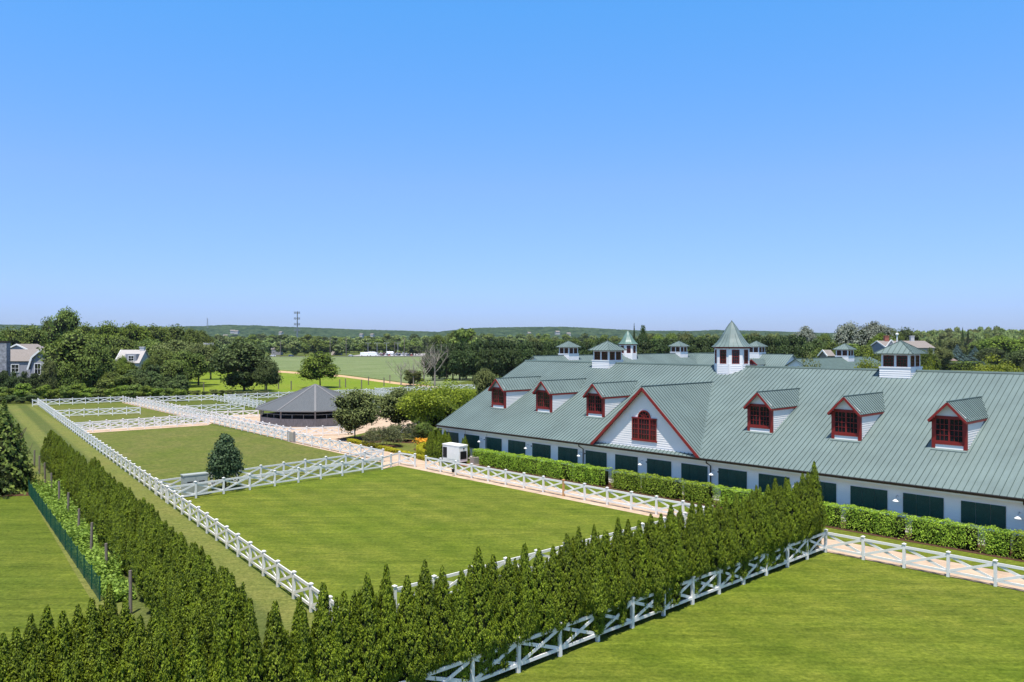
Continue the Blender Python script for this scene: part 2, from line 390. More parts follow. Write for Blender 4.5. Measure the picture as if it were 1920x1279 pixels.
def tree(px, Y, topy, wpx, kind='oak', mat='mid', label='leafy tree', group=None, trunk='std', name='tree', pos=None, h=None, w=None, zb=0):
    p = pos if pos is not None else at(px, Y); H_ = h if h else zt(topy, Y)-zb; W = w if w else wpx*Y/F
    t = thing(name, label, 'tree', (p[0], p[1], zb), random.uniform(0, 6.28), group)
    cr = random.choice(CR[kind]); c = link('crown', cr, t); c.scale = (W, W, H_)
    c.material_slots[0].link = 'OBJECT'; c.material_slots[0].material = FOL[mat]
    k = link('trunk', TR[trunk], t); k.scale = (H_, H_, H_)
    return t

# ================================================================ ground
def sheet(name, pts, mat, z, kind='structure'):
    mb = MB(); mb.poly([(p[0], p[1], z) for p in pts]); o = mb.build(name, mat); tag(o, kind=kind); return o
VP3 = np.array([-1048., 1490.]); VP3 /= np.linalg.norm(VP3); VP3N = np.array([VP3[1], -VP3[0]])
A3 = math.atan2(VP3[1], VP3[0])
G_BASE = grass('meadow_grass', (.085, .115, .020), (.115, .125, .03), (.06, .095, .018), .02, 1.5)
G_LAWN = grass('mown_lawn', (.115, .158, .016), (.165, .180, .032), (.066, .110, .009), .06, 5, streak=-math.atan2(V[1], V[0])+.9, stripe=(-ANG+.12, 1.3), soft=.28)
G_PAD = grass('paddock_turf', (.118, .142, .028), (.160, .155, .050), (.070, .108, .016), .12, 2.2)
G_STRIP = grass('striped_turf', (.125, .150, .040), (.15, .155, .048), (.09, .125, .028), .1, 5, stripe=(-A3, 1.7))
G_LEFT = grass('left_lawn_turf', (.098, .138, .018), (.128, .152, .024), (.070, .112, .012), .07, 5, streak=.15, stripe=(.2, 1.3), soft=.25)
G_MEAD = grass('bright_meadow', (.155, .225, .018), (.20, .235, .03), (.12, .19, .015), .03, 1.2)
G_CROP = grass('crop_rows', (.150, .195, .08), (.22, .25, .13), (.085, .14, .04), .05, .45, streak=.5)
mb = MB(); mb.poly([(-5500, -200, 0), (5500, -200, 0), (5500, 6000, 0), (-5500, 6000, 0)]); tag(mb.build('ground', G_BASE), kind='structure')
FR = lambda k: np.array([18.7, 47.4])-V*k      # along the front fence
FCOR = np.array([18.7, 47.4])
pA = gp(716.5, 878.5); pB = gp(341.6, 932.6)
pathdir_near = bw(0, -7.8)
# near lawn (right of the front hedge)
sheet('lawn', [FCOR+V*0, FCOR-V*60, FCOR-V*60+U*80, FCOR+U*80], G_LAWN, .006)
# central paddock
F1near = np.array([-10.3, 38.3]); 
def on_f1(k): return F1near+VP3*k
sheet('paddock_lawn', [on_f1(-14), on_f1(31), gp(716, 880), gp(749, 872), bw(6, -7.75), bw(s_at(1290, -7.8), -7.75), FCOR-U*8.5-V*.0], G_LAWN, .006)
sheet('rear_paddock_turf', [on_f1(31), gp(152, 811), gp(390, 796), gp(537, 827), gp(657, 850), gp(716, 866)], G_PAD, .006)
sheet('back_paddock_turf', [on_f1(88), gp(61, 762), gp(230, 755.3), gp(390, 795)], G_PAD, .010)
sheet('strip_turf', [on_f1(-30)-VP3N*0, on_f1(146), on_f1(146)-VP3N*16, on_f1(60)-VP3N*16, on_f1(-30)-VP3N*9], G_STRIP, .008)
sheet('left_lawn', [gp(185, 1150), gp(55, 930), gp(-60, 932), (-60, 40), (-40, 14), (-14, 20)], G_LEFT, .012)
# sand
sheet('sand_path', [bw(-1.5, -7.75), bw(90, -8.2), bw(90, -4.9), bw(-2, -4.9)], SAND, .010)
sheet('grass_verge', [bw(9, -4.85), bw(90, -4.85), bw(90, -2.0), bw(9, -2.0)], G_LAWN, .014)
sheet('mulch_bed', [bw(8.7, -1.95), bw(90, -1.95), bw(90, .55), bw(8.7, .55)], MULCH, .014)
L1a, L1b = np.array([-79.7, 162.8]), np.array([-13.9, 83.6])
L1d = (L1b-L1a)/np.linalg.norm(L1b-L1a); L1n = np.array([-L1d[1], L1d[0]])
sheet('sand_lane', [L1a-L1n*.25, L1b-L1n*.5, L1b+L1d*4, L1b+L1n*2.6, L1a+L1n*2.6], SAND, .014)
sheet('sand_yard', [gp(550, 831), gp(716, 868), gp(716, 880), gp(749, 873), gp(800, 884), gp(826, 884), gp(822, 866), gp(760, 853), gp(672, 826), gp(740, 812), gp(790, 800), gp(730, 770), gp(700, 768), gp(560, 775), gp(440, 778), gp(400, 786)], SAND, .018)
sheet('cross_lane', [gp(152, 813.5), gp(390, 797.5), gp(405, 790), gp(165, 806)], SAND, .022)
sheet('garden_lawn', [gp(640, 822), gp(700, 808), gp(800, 800), gp(822, 838), gp(815, 866), gp(760, 852)], G_PAD, .022)
for i, (a, b) in enumerate([(700, 817), (745, 826), (665, 823), (720, 838), (765, 828), (690, 828), (800, 843)]):
    c = gp(a, b); sheet('mulch_patch', [(c[0]+2.2*math.cos(q*.63)*random.uniform(.7, 1.1), c[1]+1.8*math.sin(q*.63)*random.uniform(.7, 1.1)) for q in range(10)], MULCH, .026)
# far fields
sheet('meadow', [gp(300, 745), gp(470, 740), gp(760, 727), gp(745, 718), gp(640, 703), gp(510, 693), gp(350, 697)], G_MEAD, .03)
sheet('crop_field', [gp(500, 692), gp(640, 702), gp(765, 718), gp(830, 724), gp(1000, 690), gp(860, 669.5), gp(480, 669.5)], G_CROP, .03)
sheet('dirt_track', [gp(340, 692), gp(500, 693.5), gp(640, 703.5), gp(765, 719.5), gp(830, 726), gp(835, 729), gp(760, 723), gp(640, 707), gp(500, 697), gp(340, 694.5)], DIRT, .04)
sheet('sand_patch', [gp(355, 697), gp(402, 698), gp(402, 692), gp(370, 691)], DIRT, .05)
sheet('road', [at(300, 640), at(1100, 640), at(1100, 655), at(300, 655)], ASPH, .05)
sheet('parking_lot', [at(655, 665), at(860, 665), at(930, 800), at(690, 800)], plain('pale_paving', (.34, .31, .30), .9, .08, .3), .05)

# hills
def hill(name, prof, Y0, depth, mat, rough, seed, step=14):
    xs = np.arange(at(prof[0][0], Y0)[0], at(prof[-1][0], Y0)[0], step); ys = np.arange(0, depth, step)
    hx = np.interp(xs, [at(p[0], Y0)[0] for p in prof], [max(0, zt(p[1], Y0)) for p in prof])
    r_ = np.random.default_rng(seed); nz = r_.uniform(0, 1, (len(ys), len(xs)))
    k = np.sin(np.clip(ys/depth*1.5, 0, 1)*math.pi/2)[:, None]
    Z = hx[None]*k+nz*rough*(k > .02)-.5*(k <= .02)
    X, Y = np.meshgrid(xs, Y0-depth*.66+ys); X = X*(Y/Y0)
    V_ = np.stack([X, Y, Z], -1).reshape(-1, 3); nx = len(xs); f = []
    for j in range(len(ys)-1):
        for i in range(nx-1): a = j*nx+i; f.append((a, a+1, a+nx+1, a+nx))
    me = bpy.data.meshes.new(name); me.from_pydata(V_.tolist(), [], f); me.materials.append(mat); o = link(name, me); tag(o, kind='structure'); return o
HILLM, nt, b = _mat('wooded_hillside')
n = _noise(nt, .025, 8, .8); r = _ramp(nt, [(.40, (.012, .032, .018)), (.62, (.065, .100, .048))]); nt.links.new(n.outputs[0], r.inputs[0]); nt.links.new(r.outputs[0], b.inputs['Base Color']); b.inputs['Roughness'].default_value = 1; b.inputs['Specular IOR Level'].default_value = 0
hill('hills', [(-300, 615), (0, 611), (60, 612), (200, 616), (380, 614), (420, 611.5), (480, 612.5), (560, 616), (640, 619), (760, 622.5), (820, 624.5), (870, 619), (900, 617), (960, 616), (1060, 615), (1120, 618), (1200, 622), (1300, 623), (1340, 621), (1400, 622), (1480, 624.5), (1560, 627), (1700, 626), (2200, 622)], 3200, 900, HILLM, 6, 3)
hill('wooded_rise', [(1560, 639), (1660, 636), (1740, 633), (1850, 628), (1960, 627), (2300, 628)], 820, 320, HILLM, 3, 4, 8)

# ================================================================ fences
def fence_meshes():
    p = MB(); p.box(-.07, .07, -.07, .07, 0, 1.31); p.box(-.10, .10, -.10, .10, 1.31, 1.345)
    p.poly([(-.1, -.1, 1.345), (.1, -.1, 1.345), (0, 0, 1.40)]); p.poly([(.1, -.1, 1.345), (.1, .1, 1.345), (0, 0, 1.40)])
    p.poly([(.1, .1, 1.345), (-.1, .1, 1.345), (0, 0, 1.40)]); p.poly([(-.1, .1, 1.345), (-.1, -.1, 1.345), (0, 0, 1.40)])
    rail = MB(); rail.box(0, 1, -.03, .03, -.07, .07)
    x = MB(); x.bar((.03, -.018, .34), (.97, -.018, 1.12), .03, .11, up=(0, 0, 1)); x.bar((.03, .018, 1.12), (.97, .018, .34), .03, .11, up=(0, 0, 1))
    return p.mesh('post', FENCEW), rail.mesh('rail', FENCEW), x.mesh('cross_brace', FENCEW), p.mesh('post', RAWWOOD)
FPOST, FRAIL, FX, FPOSTR = fence_meshes()
def fence(a, b, label, bay=2.3, odd=None, plainbays=False, name='cross_rail_fence', skip=()):
    a = np.array(a, float); b = np.array(b, float); L = np.linalg.norm(b-a); n = max(1, round(L/bay)); w = L/n
    t = thing(name, label, 'fence', (a[0], a[1], 0), math.atan2(b[1]-a[1], b[0]-a[0]), 'white cross rail fences')
    for i in range(n+1):
        p = link('post', FPOSTR if odd == i else FPOST, t, (i*w, 0, 0))
        p.rotation_euler = (random.uniform(-.022, .022), random.uniform(-.022, .022), 0)
        if odd == i: p['label'] = 'unpainted orange wooden fence post'
    for z in (1.16, .30):
        r_ = link('rail', FRAIL, t, (0, 0, z)); r_.scale = (L, 1, 1 if z > 1 else .9)
    if not plainbays:
        for i in range(n): x = link('cross_brace', FX, t, (i*w, 0, 0)); x.scale = (w, 1, 1)
    return t
T14 = lambda x, y: gp(x, y, 1.4)
def f1x(a, b):       # where the line a-b meets the long left fence
    d = b-a; M = np.array([[d[0], -VP3[0]], [d[1], -VP3[1]]]); r = np.linalg.solve(M, F1near-a); return a+d*r[0]
fence(FCOR, FCOR-V*39, 'white cross rail fence along the front of the near conifer hedge')
fence(FCOR, FCOR+U*36, 'white cross rail fence between the sand path and the near right lawn')
fence(FCOR-U*8.5+V*.2, FCOR-U*8.5-V*25, 'white cross rail fence just behind the near conifer hedge')
c1 = gp(799, 880); c2 = FCOR-U*8.5+V*1.0
fence(c1, c2, 'white cross rail fence beside the sand path with one bare orange post', odd=8)
fence(on_f1(-6.3), on_f1(144), 'longest white cross rail fence, running from the hedge corner to the far left')
fence(f1x(T14(341.6, 905), T14(716.5, 854)), T14(716.5, 854), 'white cross rail fence in front of the utility cabinet')
fence(f1x(T14(322.9, 893), T14(718, 841)), T14(718, 841), 'white cross rail fence right behind the utility cabinet')
fence(gp(749, 871), gp(778, 876), 'shortest white cross rail fence standing alone at the sand path gateway')
fence(T14(716.5, 854), gp(749, 871), 'plain two rail white fence link without cross braces', plainbays=True, name='rail_fence')
fence(L1a, gp(542, 828), 'white cross rail fence on the near side of the long sand lane')
fence(gp(553, 830), T14(718, 841), 'white cross rail fence from the lane gap to the corner by the yellow hedge')
fence(T14(256.6, 743), T14(545, 800), 'white cross rail fence on the far side of the long sand lane')
fence(T14(545, 800), gp(664, 815), 'white cross rail fence in front of the round shingled pavilion')
fence(gp(61, 762), L1a, 'farthest left white cross rail fence below the dark hedge')
fence(T14(256.6, 743), T14(401, 739), 'back white cross rail fence beside the far meadow gap')
fence(T14(401, 739), T14(483, 753), 'white cross rail fence running down from the back towards the pavilion roof')
fence(T14(420.6, 738.4), T14(497, 751.5), 'second white cross rail fence running down beside its twin left of the pavilion')
fence(T14(420.6, 738.4), T14(687, 728), 'back white cross rail fence passing behind the pavilion roof')
fence(f1x(T14(113, 767), T14(263, 761.6)), T14(263, 761.6), 'second white cross rail fence from the back left corner')
fence(f1x(T14(149.4, 789.6), T14(372, 775)), T14(372, 775), 'far one of the two parallel white fences crossing the left paddocks')
fence(f1x(gp(157, 810.8), gp(390, 796)), gp(390, 796), 'near one of the two parallel white fences edged with sand')
fence(T14(322, 760), T14(458, 754.5), 'white cross rail fence across the middle back paddock')
fence(T14(398, 770), T14(484, 767), 'white cross rail fence reaching the left side of the pavilion')
fence(T14(687, 728), T14(745, 738), 'white cross rail fence turning down right of the green round tree')
fence(T14(703, 726.7), T14(890, 719.5), 'white cross rail fence behind the yellow green tree')
fence(T14(703, 726.7), T14(760, 736), 'second white cross rail fence turning down right of the round tree')
fence(T14(690, 749), T14(735, 753.5), 'white cross rail fence right of the pavilion above the sand yard')
fence(T14(728, 800), T14(785, 790), 'low white cross rail fence seen between the weeping trees')
fence(T14(855, 733), T14(885, 722), 'white cross rail fence seen through the yellow green tree')

# ================================================================ metal roofs with seams
def seamed(mb, p0, p1, p2, p3, sp=.4, along=None, w=.025, h=.05, thick=.06):
    """roof plane quad p0,p1 (eave left,right) p2,p3 (ridge right,left); seams run eave to ridge"""
    p0, p1, p2, p3 = [Vector(p) for p in (p0, p1, p2, p3)]
    n = (p1-p0).cross(p3-p0)
    if n.length < 1e-6: n = (p1-p0).cross(p2-p0)
    n.normalize()
    if n.z < 0: n = -n
    mb.poly([p0, p1, p2, p3] if (p3-p2).length > 1e-4 else [p0, p1, p2])
    q = [p-n*thick for p in (p0, p1, p2, p3)]
    mb.poly(list(reversed(q)) if (p3-p2).length > 1e-4 else list(reversed(q[:3])))
    pts = [p0, p1, p2, p3]
    for i in range(4):
        a, b = i, (i+1) % 4
        if (pts[a]-pts[b]).length > 1e-4: mb.poly([q[a], q[b], pts[b], pts[a]])
    ex = (p1-p0); L = ex.length; ex.normalize(); ey = n.cross(ex)
    # clip seams within the polygon
    P2 = [((p-p0).dot(ex), (p-p0).dot(ey)) for p in pts]
    mn, mx = min(a for a, b in P2), max(a for a, b in P2)
    x = mn+sp*.5
    while x < mx:
        ys = []
        for i in range(4):
            (ax, ay), (bx, by) = P2[i], P2[(i+1) % 4]
            if abs(ax-bx) > 1e-6 and min(ax, bx) <= x <= max(ax, bx): ys.append(ay+(by-ay)*(x-ax)/(bx-ax))
        if len(ys) >= 2 and max(ys)-min(ys) > .1:
            A = p0+ex*x+ey*min(ys)+n*(h/2); B = p0+ex*x+ey*max(ys)+n*(h/2)
            mb.bar(A, B, w, h, 1, up=n)
        x += sp

def win(mb, gl, o, xd, nd, x0, x1, z0, z1, cols, rows, fw=.07, mw=.025, dep=.05, split=False):
    """window on a wall plane: frame bars into mb, pane into gl"""
    o = np.array(o, float); xd = np.array(xd, float); nd = np.array(nd, float)
    P = lambda x, z, off: (o[0]+xd[0]*x+nd[0]*off, o[1]+xd[1]*x+nd[1]*off, z)
    def bx(a, b, c, d, d0, d1):
        mb.hexa([P(a, c, d0), P(b, c, d0), P(b, c, d1), P(a, c, d1), P(a, d, d0), P(b, d, d0), P(b, d, d1), P(a, d, d1)])
    bx(x0, x0+fw, z0, z1, .0, dep); bx(x1-fw, x1, z0, z1, .0, dep); bx(x0+fw, x1-fw, z0, z0+fw, .0, dep*.98); bx(x0+fw, x1-fw, z1-fw, z1, 0, dep*.98)
    for i in range(1, cols):
        x = x0+fw+(x1-x0-2*fw)*i/cols; bx(x-mw/2, x+mw/2, z0+fw, z1-fw, .008, dep*.7)
    for j in range(1, rows):
        z = z0+fw+(z1-z0-2*fw)*j/rows; m_ = mw*(1.8 if (split and j == rows//2) else 1)/2; bx(x0+fw, x1-fw, z-m_, z+m_, .008, dep*.62)
    if gl is not None: gl.poly([P(x0+fw*.5, z0+fw*.5, .006), P(x1-fw*.5, z0+fw*.5, .006), P(x1-fw*.5, z1-fw*.5, .006), P(x0+fw*.5, z1-fw*.5, .006)])

# ================================================================ barn
EZ = 3.3; SL = .5; RT = 13.77; RZ = EZ+SL*RT; BL = 82.0
barn = thing('barn', 'long white horse barn with green metal roof, red dormers and a row of dark shutters', 'barn', (P0[0], P0[1], 0), ANG)
WT = .6
# walls
mb = MB(); one = lambda v: (lambda z: v)
mb.clap((0, WT), (1, 0), (0, -1), 0, 3.5, one(.3), one(BL-.3), .19, .034)
mb.clap((.3, WT), (0, 1), (-1, 0), 0, 3.5, one(0), one(2*RT-2*WT), .17)
mb.clap((BL-.3, WT), (0, 1), (1, 0), 0, 3.5, one(0), one(2*RT-2*WT), .17)
mb.clap((0, 2*RT-WT), (1, 0), (0, 1), 0, 3.5, one(.3), one(BL-.3), .17)
for x, nx in ((.3, -1), (BL-.3, 1)):
    mb.clap((x, 0), (0, 1), (nx, 0), 3.5, RZ-.1, lambda z: (z-EZ)/SL+.15, lambda z: 2*RT-(z-EZ)/SL-.15, .17)
mb.box(.31, BL-.31, WT+.01, 2*RT-WT-.01, 0, 3.45)
mb.build('wall', SIDING, barn)
# corner boards and frieze
mb = MB(); mb.box(.26, .44, WT-.035, WT-.002, 0, 3.4); mb.box(.44, BL-.3, WT-.034, WT-.003, 2.95, 3.42); mb.build('trim_board', WHITE, barn)
# roof
mb = MB(); seamed(mb, (0, 0, EZ), (BL, 0, EZ), (BL, RT, RZ), (0, RT, RZ), .4); mb.build('roof', [ROOF, SEAM], barn)
mb = MB(); seamed(mb, (BL, 2*RT, EZ), (0, 2*RT, EZ), (0, RT, RZ), (BL, RT, RZ), .4); mb.build('roof', [ROOF, SEAM], barn)
mb = MB(); mb.hexa([(-.02, RT-.17, RZ-.03), (BL, RT-.17, RZ-.03), (BL, RT+.17, RZ-.03), (-.02, RT+.17, RZ-.03), (-.02, RT-.03, RZ+.10), (BL, RT-.03, RZ+.10), (BL, RT+.03, RZ+.10), (-.02, RT+.03, RZ+.10)]); mb.build('ridge_cap', SEAM, barn)
mb = MB(); mb.hexa([(.05, -.02, EZ-.30), (BL, -.02, EZ-.30), (BL, WT-.04, EZ-.30), (.05, WT-.04, EZ-.30), (.05, -.02, EZ-.075), (BL, -.02, EZ-.075), (BL, WT-.04, EZ-.075), (.05, WT-.04, EZ-.075)]); mb.build('soffit', WHITE, barn)
mb = MB(); mb.hexa([(.0, -.16, EZ-.17), (BL, -.16, EZ-.17), (BL, -.03, EZ-.17), (.0, -.03, EZ-.17), (.0, -.19, EZ-.02), (BL, -.19, EZ-.02), (BL, -.03, EZ-.02), (.0, -.03, EZ-.02)]); mb.build('gutter', BROWNM, barn)
# shutters
shp = MB(); w = 2.5
for i in range(3):
    a = i*w/3+.012; b_ = (i+1)*w/3-.012
    shp.box(a, b_, -.045, 0, 0, 1.38)
    for z in np.arange(.1, 1.3, .085): shp.box(a+.07, b_-.07, -.058, -.046, z, z+.045)
sme = shp.mesh('shutter', SHUT)
frm = MB()
for i in range(22):
    s = 4.17+3.495*i-3.495
    if s+2.5 > BL-1: break
    link('shutter', sme, barn, (s, WT-.03, 1.2))
# lamps
lm = MB(); lm.tube([(0, 0, .18), (0, -.16, .28), (0, -.34, .22), (0, -.40, .10)], .022, 6); 
sh = MB(); sh.lathe([(.03, .12), (.06, .09), (.09, .03), (.20, -.06), (.21, -.09), (.17, -.085), (.02, .02)], 14, (0, -.40)); 
lme = lm.mesh('wall_lamp', STEEL); shme = sh.mesh('lamp_shade', WHITE)
for k in range(11):
    s = 7.12+7.03*k
    if s > BL-2: break
    l = link('wall_lamp', lme, barn, (s, WT-.03, 2.12)); link('lamp_shade', shme, l); j = link('junction_box', (lambda q: (q.box(.32, .42, -.06, 0, .1, .2), q.mesh('junction_box', BROWNM))[1])(MB()), l)
for s in (21.4, 34.95, 56.7):
    mb = MB(); mb.tube([(s, -.11, EZ-.15), (s, -.11, EZ-.32), (s+.02, WT-.14, EZ-.62), (s+.02, WT-.14, .3), (s+.02, WT-.25, .12)], .05, 8); mb.build('downspout', BROWNM, barn)
mb = MB(); mb.tube([(10.98-3.1, WT-.08, EZ-.35), (10.98-3.1, WT-.08, .4)], .02, 6); mb.build('conduit', STEEL, barn)

# dormer
def dormer(parent, s0, main=lambda t: EZ+SL*t, tf=3.93, ez=7.40, az=8.52, hw=1.07, rw=1.20, cov=.42):
    t0 = lambda z: (z-EZ)/SL
    d = MB()
    for sg in (-1, 1):
        x = s0+sg*hw
        d.clap((x, 0), (0, 1), (sg, 0), 5.26, ez, one(tf), lambda z: t0(z)+.1, .16, .03)
    d.clap((0, tf), (1, 0), (0, -1), 5.20, 5.62, one(s0-hw+.15), one(s0+hw-.15), .13, .02)
    d.clap((0, tf), (1, 0), (0, -1), ez+.08, az-.25, lambda z: s0-(az-.08-z)*1.12, lambda z: s0+(az-.08-z)*1.12, .13, .015)
    d.poly([(s0-hw, tf+.02, 5.25), (s0+hw, tf+.02, 5.25), (s0+hw, tf+.02, ez), (s0, tf+.02, az-.1), (s0-hw, tf+.02, ez)])
    body = d.build('dormer', SIDING, parent)
    r = MB(); tfr = 3.50; zl = az-(az-ez)*rw/hw*1.0; tb = (zl-EZ)/SL; tr = (az-EZ)/SL
    seamed(r, (s0+rw, tfr, zl), (s0+rw, tb, zl), (s0, tr, az), (s0, tfr, az), .40, thick=.05)
    seamed(r, (s0-rw, tb, zl), (s0-rw, tfr, zl), (s0, tfr, az), (s0, tr, az), .40, thick=.05)
    r.bar((s0, tfr-.03, az+.03), (s0, tr, az+.03), .10, .06, 1)
    r.build('dormer_roof', [ROOF, SEAM], body)
    tm = MB()
    for sg in (-1, 1):
        tm.box(*sorted((s0+sg*(hw+.012), s0+sg*(hw-.19))), tf-.05, tf+.0, 5.24, ez)
        tm.box(*sorted((s0+sg*(hw+.012), s0+sg*(hw+.03))), tf-.05, tf+.14, 5.3, ez)
        tm.bar((s0+sg*rw*1.0, tfr-.012, zl-.10), (s0, tfr-.012, az-.10), .045, .16)
        tm.bar((s0+sg*(rw-.03), tfr, zl-.12), (s0+sg*(rw-.03), tb+.1, zl-.12), .04, .13)
        tm.poly([(s0+sg*hw, tf, ez-.02), (s0+sg*(rw-.02), tfr, zl-.07), (s0+sg*(rw-.02), tb, zl-.07), (s0+sg*hw, tb, ez-.02)])
    tm.box(s0-hw+.18, s0+hw-.18, tf-.06, tf+.0, ez-.02, ez+.14)
    tm.box(s0-hw+.18, s0+hw-.18, tf-.062, tf+.0, 5.60, 5.80)
    tm.build('red_trim', RED, body)
    fr = MB(); g = MB(); O = (0, tf-.0)
    win(fr, g, O, (1, 0), (0, -1), s0-.88, s0-.0, 5.80, ez-.02, 3, 4, .055, .028, .055, True)
    win(fr, g, O, (1, 0), (0, -1), s0+.0, s0+.88, 5.80, ez-.02, 3, 4, .055, .028, .055, True)
    fr.build('window_frame', RED, body); g.build('window_glass', GLASSD, body)
    fl = MB(); fl.hexa([(s0-hw-.05, tf-.2, EZ+SL*(tf-.2)+.01), (s0+hw+.05, tf-.2, EZ+SL*(tf-.2)+.01), (s0+hw+.05, tf, 5.27), (s0-hw-.05, tf, 5.27), (s0-hw-.05, tf-.2, EZ+SL*(tf-.2)+.07), (s0+hw+.05, tf-.2, EZ+SL*(tf-.2)+.07), (s0+hw+.05, tf, 5.34), (s0-hw-.05, tf, 5.34)]); fl.build('flashing', ROOF, body)
    return body
for s0 in (5.95, 12.9, 19.87, 37.3, 44.3, 51.32, 58.3): dormer(barn, s0)

# large cross gable
S0 = 28.5; GA = 8.7; GH = 5.74; GS = (GA-EZ)/GH; GW = .4
g = MB(); g.clap((0, GW), (1, 0), (0, -1), 3.45, GA-.25, lambda z: S0-(GA-.12-z)/GS, lambda z: S0+(GA-.12-z)/GS, .19, .034)
gab = g.build('cross_gable', SIDING, barn)
r = MB(); TB = (GA-EZ)/SL
seamed(r, (S0+GH, 0, EZ+.0), (S0+GH, .001, EZ), (S0, TB, GA), (S0, 0, GA), .4, thick=.05) if False else None
def tri_roof(mb, sg):
    a = Vector((S0+sg*GH, -.02, EZ+.02)); b_ = Vector((S0, -.02, GA+.02)); c = Vector((S0, TB, GA+.02))
    n = (b_-a).cross(c-a).normalized(); n = -n if n.z < 0 else n
    mb.poly([a, b_, c]); mb.poly([a-n*.06, c-n*.06, b_-n*.06]); mb.poly([a, a-n*.06, b_-n*.06, b_])
    t = .2
    while t < TB-.3:
        d = GH*(1-t/TB); A = Vector((S0+sg*d, t, GA-GS*d+.02)); B = Vector((S0, t, GA+.02))
        mb.bar(A+n*.025, B+n*.025, .035, .05, 1, up=n); t += .4
    mb.bar(a+n*.02, c+n*.02, .16, .03, 0, up=n)
tri_roof(r, -1); tri_roof(r, 1); r.bar((S0, -.06, GA+.06), (S0, TB, GA+.06), .14, .07, 1)
r.build('gable_roof', [ROOF, SEAM], gab)
tm = MB()
for sg in (-1, 1):
    tm.bar((S0+sg*(GH-.05), -.045, EZ-.05), (S0, -.045, GA-.14), .045, .24)
    tm.poly([(S0+sg*(GH-.1), -.04, EZ-.02), (S0, -.04, GA-.09), (S0, GW, GA-.09), (S0+sg*(GH-.1), GW, EZ-.02)])
tm.build('rake_trim', RED, gab)
fr = MB(); gl = MB(); O = (0, GW-.045)
for a, b_, c in ((-1.29, -.60, 2), (-.60, .60, 4), (.60, 1.29, 2)): win(fr, gl, O, (1, 0), (0, -1), S0+a, S0+b_, 4.15, 5.98, c if c != 2 else 3, 4, .07, .03, .07, True)
fr.box(S0-1.33, S0+1.33, GW-.12, GW-.02, 4.05, 4.15); fr.box(S0-1.33, S0+1.33, GW-.13, GW-.02, 5.98, 6.05)
arc = [(S0+.62*math.cos(a), 6.05+.60*math.sin(a)) for a in np.linspace(0, math.pi, 15)]
for (x0, z0), (x1, z1) in zip(arc, arc[1:]): fr.bar((x0, GW-.075, z0), (x1, GW-.075, z1), .08, .10, up=(0, 0, 1) if abs(x1-x0) > .03 else (1, 0, 0))
for a in np.linspace(0, math.pi, 6)[1:-1]: fr.bar((S0, GW-.068, 6.05), (S0+.58*math.cos(a), GW-.068, 6.05+.56*math.sin(a)), .025, .025)
arc2 = [(S0+.28*math.cos(a), 6.05+.26*math.sin(a)) for a in np.linspace(0, math.pi, 9)]
for (x0, z0), (x1, z1) in zip(arc2, arc2[1:]): fr.bar((x0, GW-.068, z0), (x1, GW-.068, z1), .025, .025)
gl.poly([(x, GW-.05, z) for x, z in arc])
fr.build('window_frame', RED, gab); gl.build('window_glass', GLASSD, gab)

# cupolas and towers
def cupola(parent, cx, cy, zb, label=None, hb=1.21, frame=None, base=SIDING, k=1.0, zr=RZ):
    frame = frame or RED; hu = hb-.09; z1 = zr+.33; z2 = z1+.92; z3 = z2+.10; za = z3+1.08; ho = hb+.33
    b_ = MB()
    for (o, xd, nd) in (((cx, cy-hb), (1, 0), (0, -1)), ((cx+hb, cy), (0, 1), (1, 0)), ((cx, cy+hb), (-1, 0), (0, 1)), ((cx-hb, cy), (0, -1), (-1, 0))):
        b_.clap(o, xd, nd, zb, z1-.1, one(-hb), one(hb), .17, .03)
    b_.box(cx-hb-.05, cx+hb+.05, cy-hb-.05, cy+hb+.05, z1-.12, z1)
    for sx in (-1, 1):
        for sy in (-1, 1):
            b_.box(*sorted((cx+sx*hu, cx+sx*(hu-.16))), *sorted((cy+sy*hu, cy+sy*(hu-.16))), z1, z2)
            b_.box(*sorted((cx+sx*(hb+.01), cx+sx*(hb-.1))), *sorted((cy+sy*(hb+.01), cy+sy*(hb-.1))), zb, z1-.12)
    for sg in (-1, 1):
        b_.box(cx-.09, cx+.09, *sorted((cy+sg*hu, cy+sg*(hu-.08))), z1, z2); b_.box(*sorted((cx+sg*hu, cx+sg*(hu-.08))), cy-.09, cy+.09, z1, z2)
    b_.box(cx-hu, cx+hu, cy-hu, cy+hu, z2, z3)
    body = b_.build('cupola', base, parent)
    if label: body['label'] = label
    fr = MB(); gl = MB()
    for (o, xd, nd) in (((cx, cy-hu), (1, 0), (0, -1)), ((cx+hu, cy), (0, 1), (1, 0)), ((cx, cy+hu), (-1, 0), (0, 1)), ((cx-hu, cy), (0, -1), (-1, 0))):
        o = (o[0]-nd[0]*.05, o[1]-nd[1]*.05)
        win(fr, gl, o, xd, nd, -hu+.17, -.095, z1+.01, z2-.01, 3, 3, .06, .02, .045); win(fr, gl, o, xd, nd, .095, hu-.17, z1+.01, z2-.01, 3, 3, .06, .02, .045)
    fr.box(cx-hu-.06, cx+hu+.06, cy-hu-.06, cy+hu+.06, z3+.002, z3+.055)
    fr.build('window_frame', frame, body); gl.build('window_glass', GLASSD, body)
    r = MB(); e = [(-ho, -ho), (ho, -ho), (ho, ho), (-ho, ho)]; ze = z3+.055; zz = za
    for i in range(4):
        a, c = e[i], e[(i+1) % 4]; seamed(r, (cx+a[0], cy+a[1], ze), (cx+c[0], cy+c[1], ze), (cx, cy, zz), (cx, cy, zz), .42, w=.03, h=.04, thick=.04)
        r.bar((cx+a[0], cy+a[1], ze+.03), (cx, cy, zz+.03), .06, .05, 1)
    r.build('cupola_roof', [ROOF, SEAM], body)
    return body
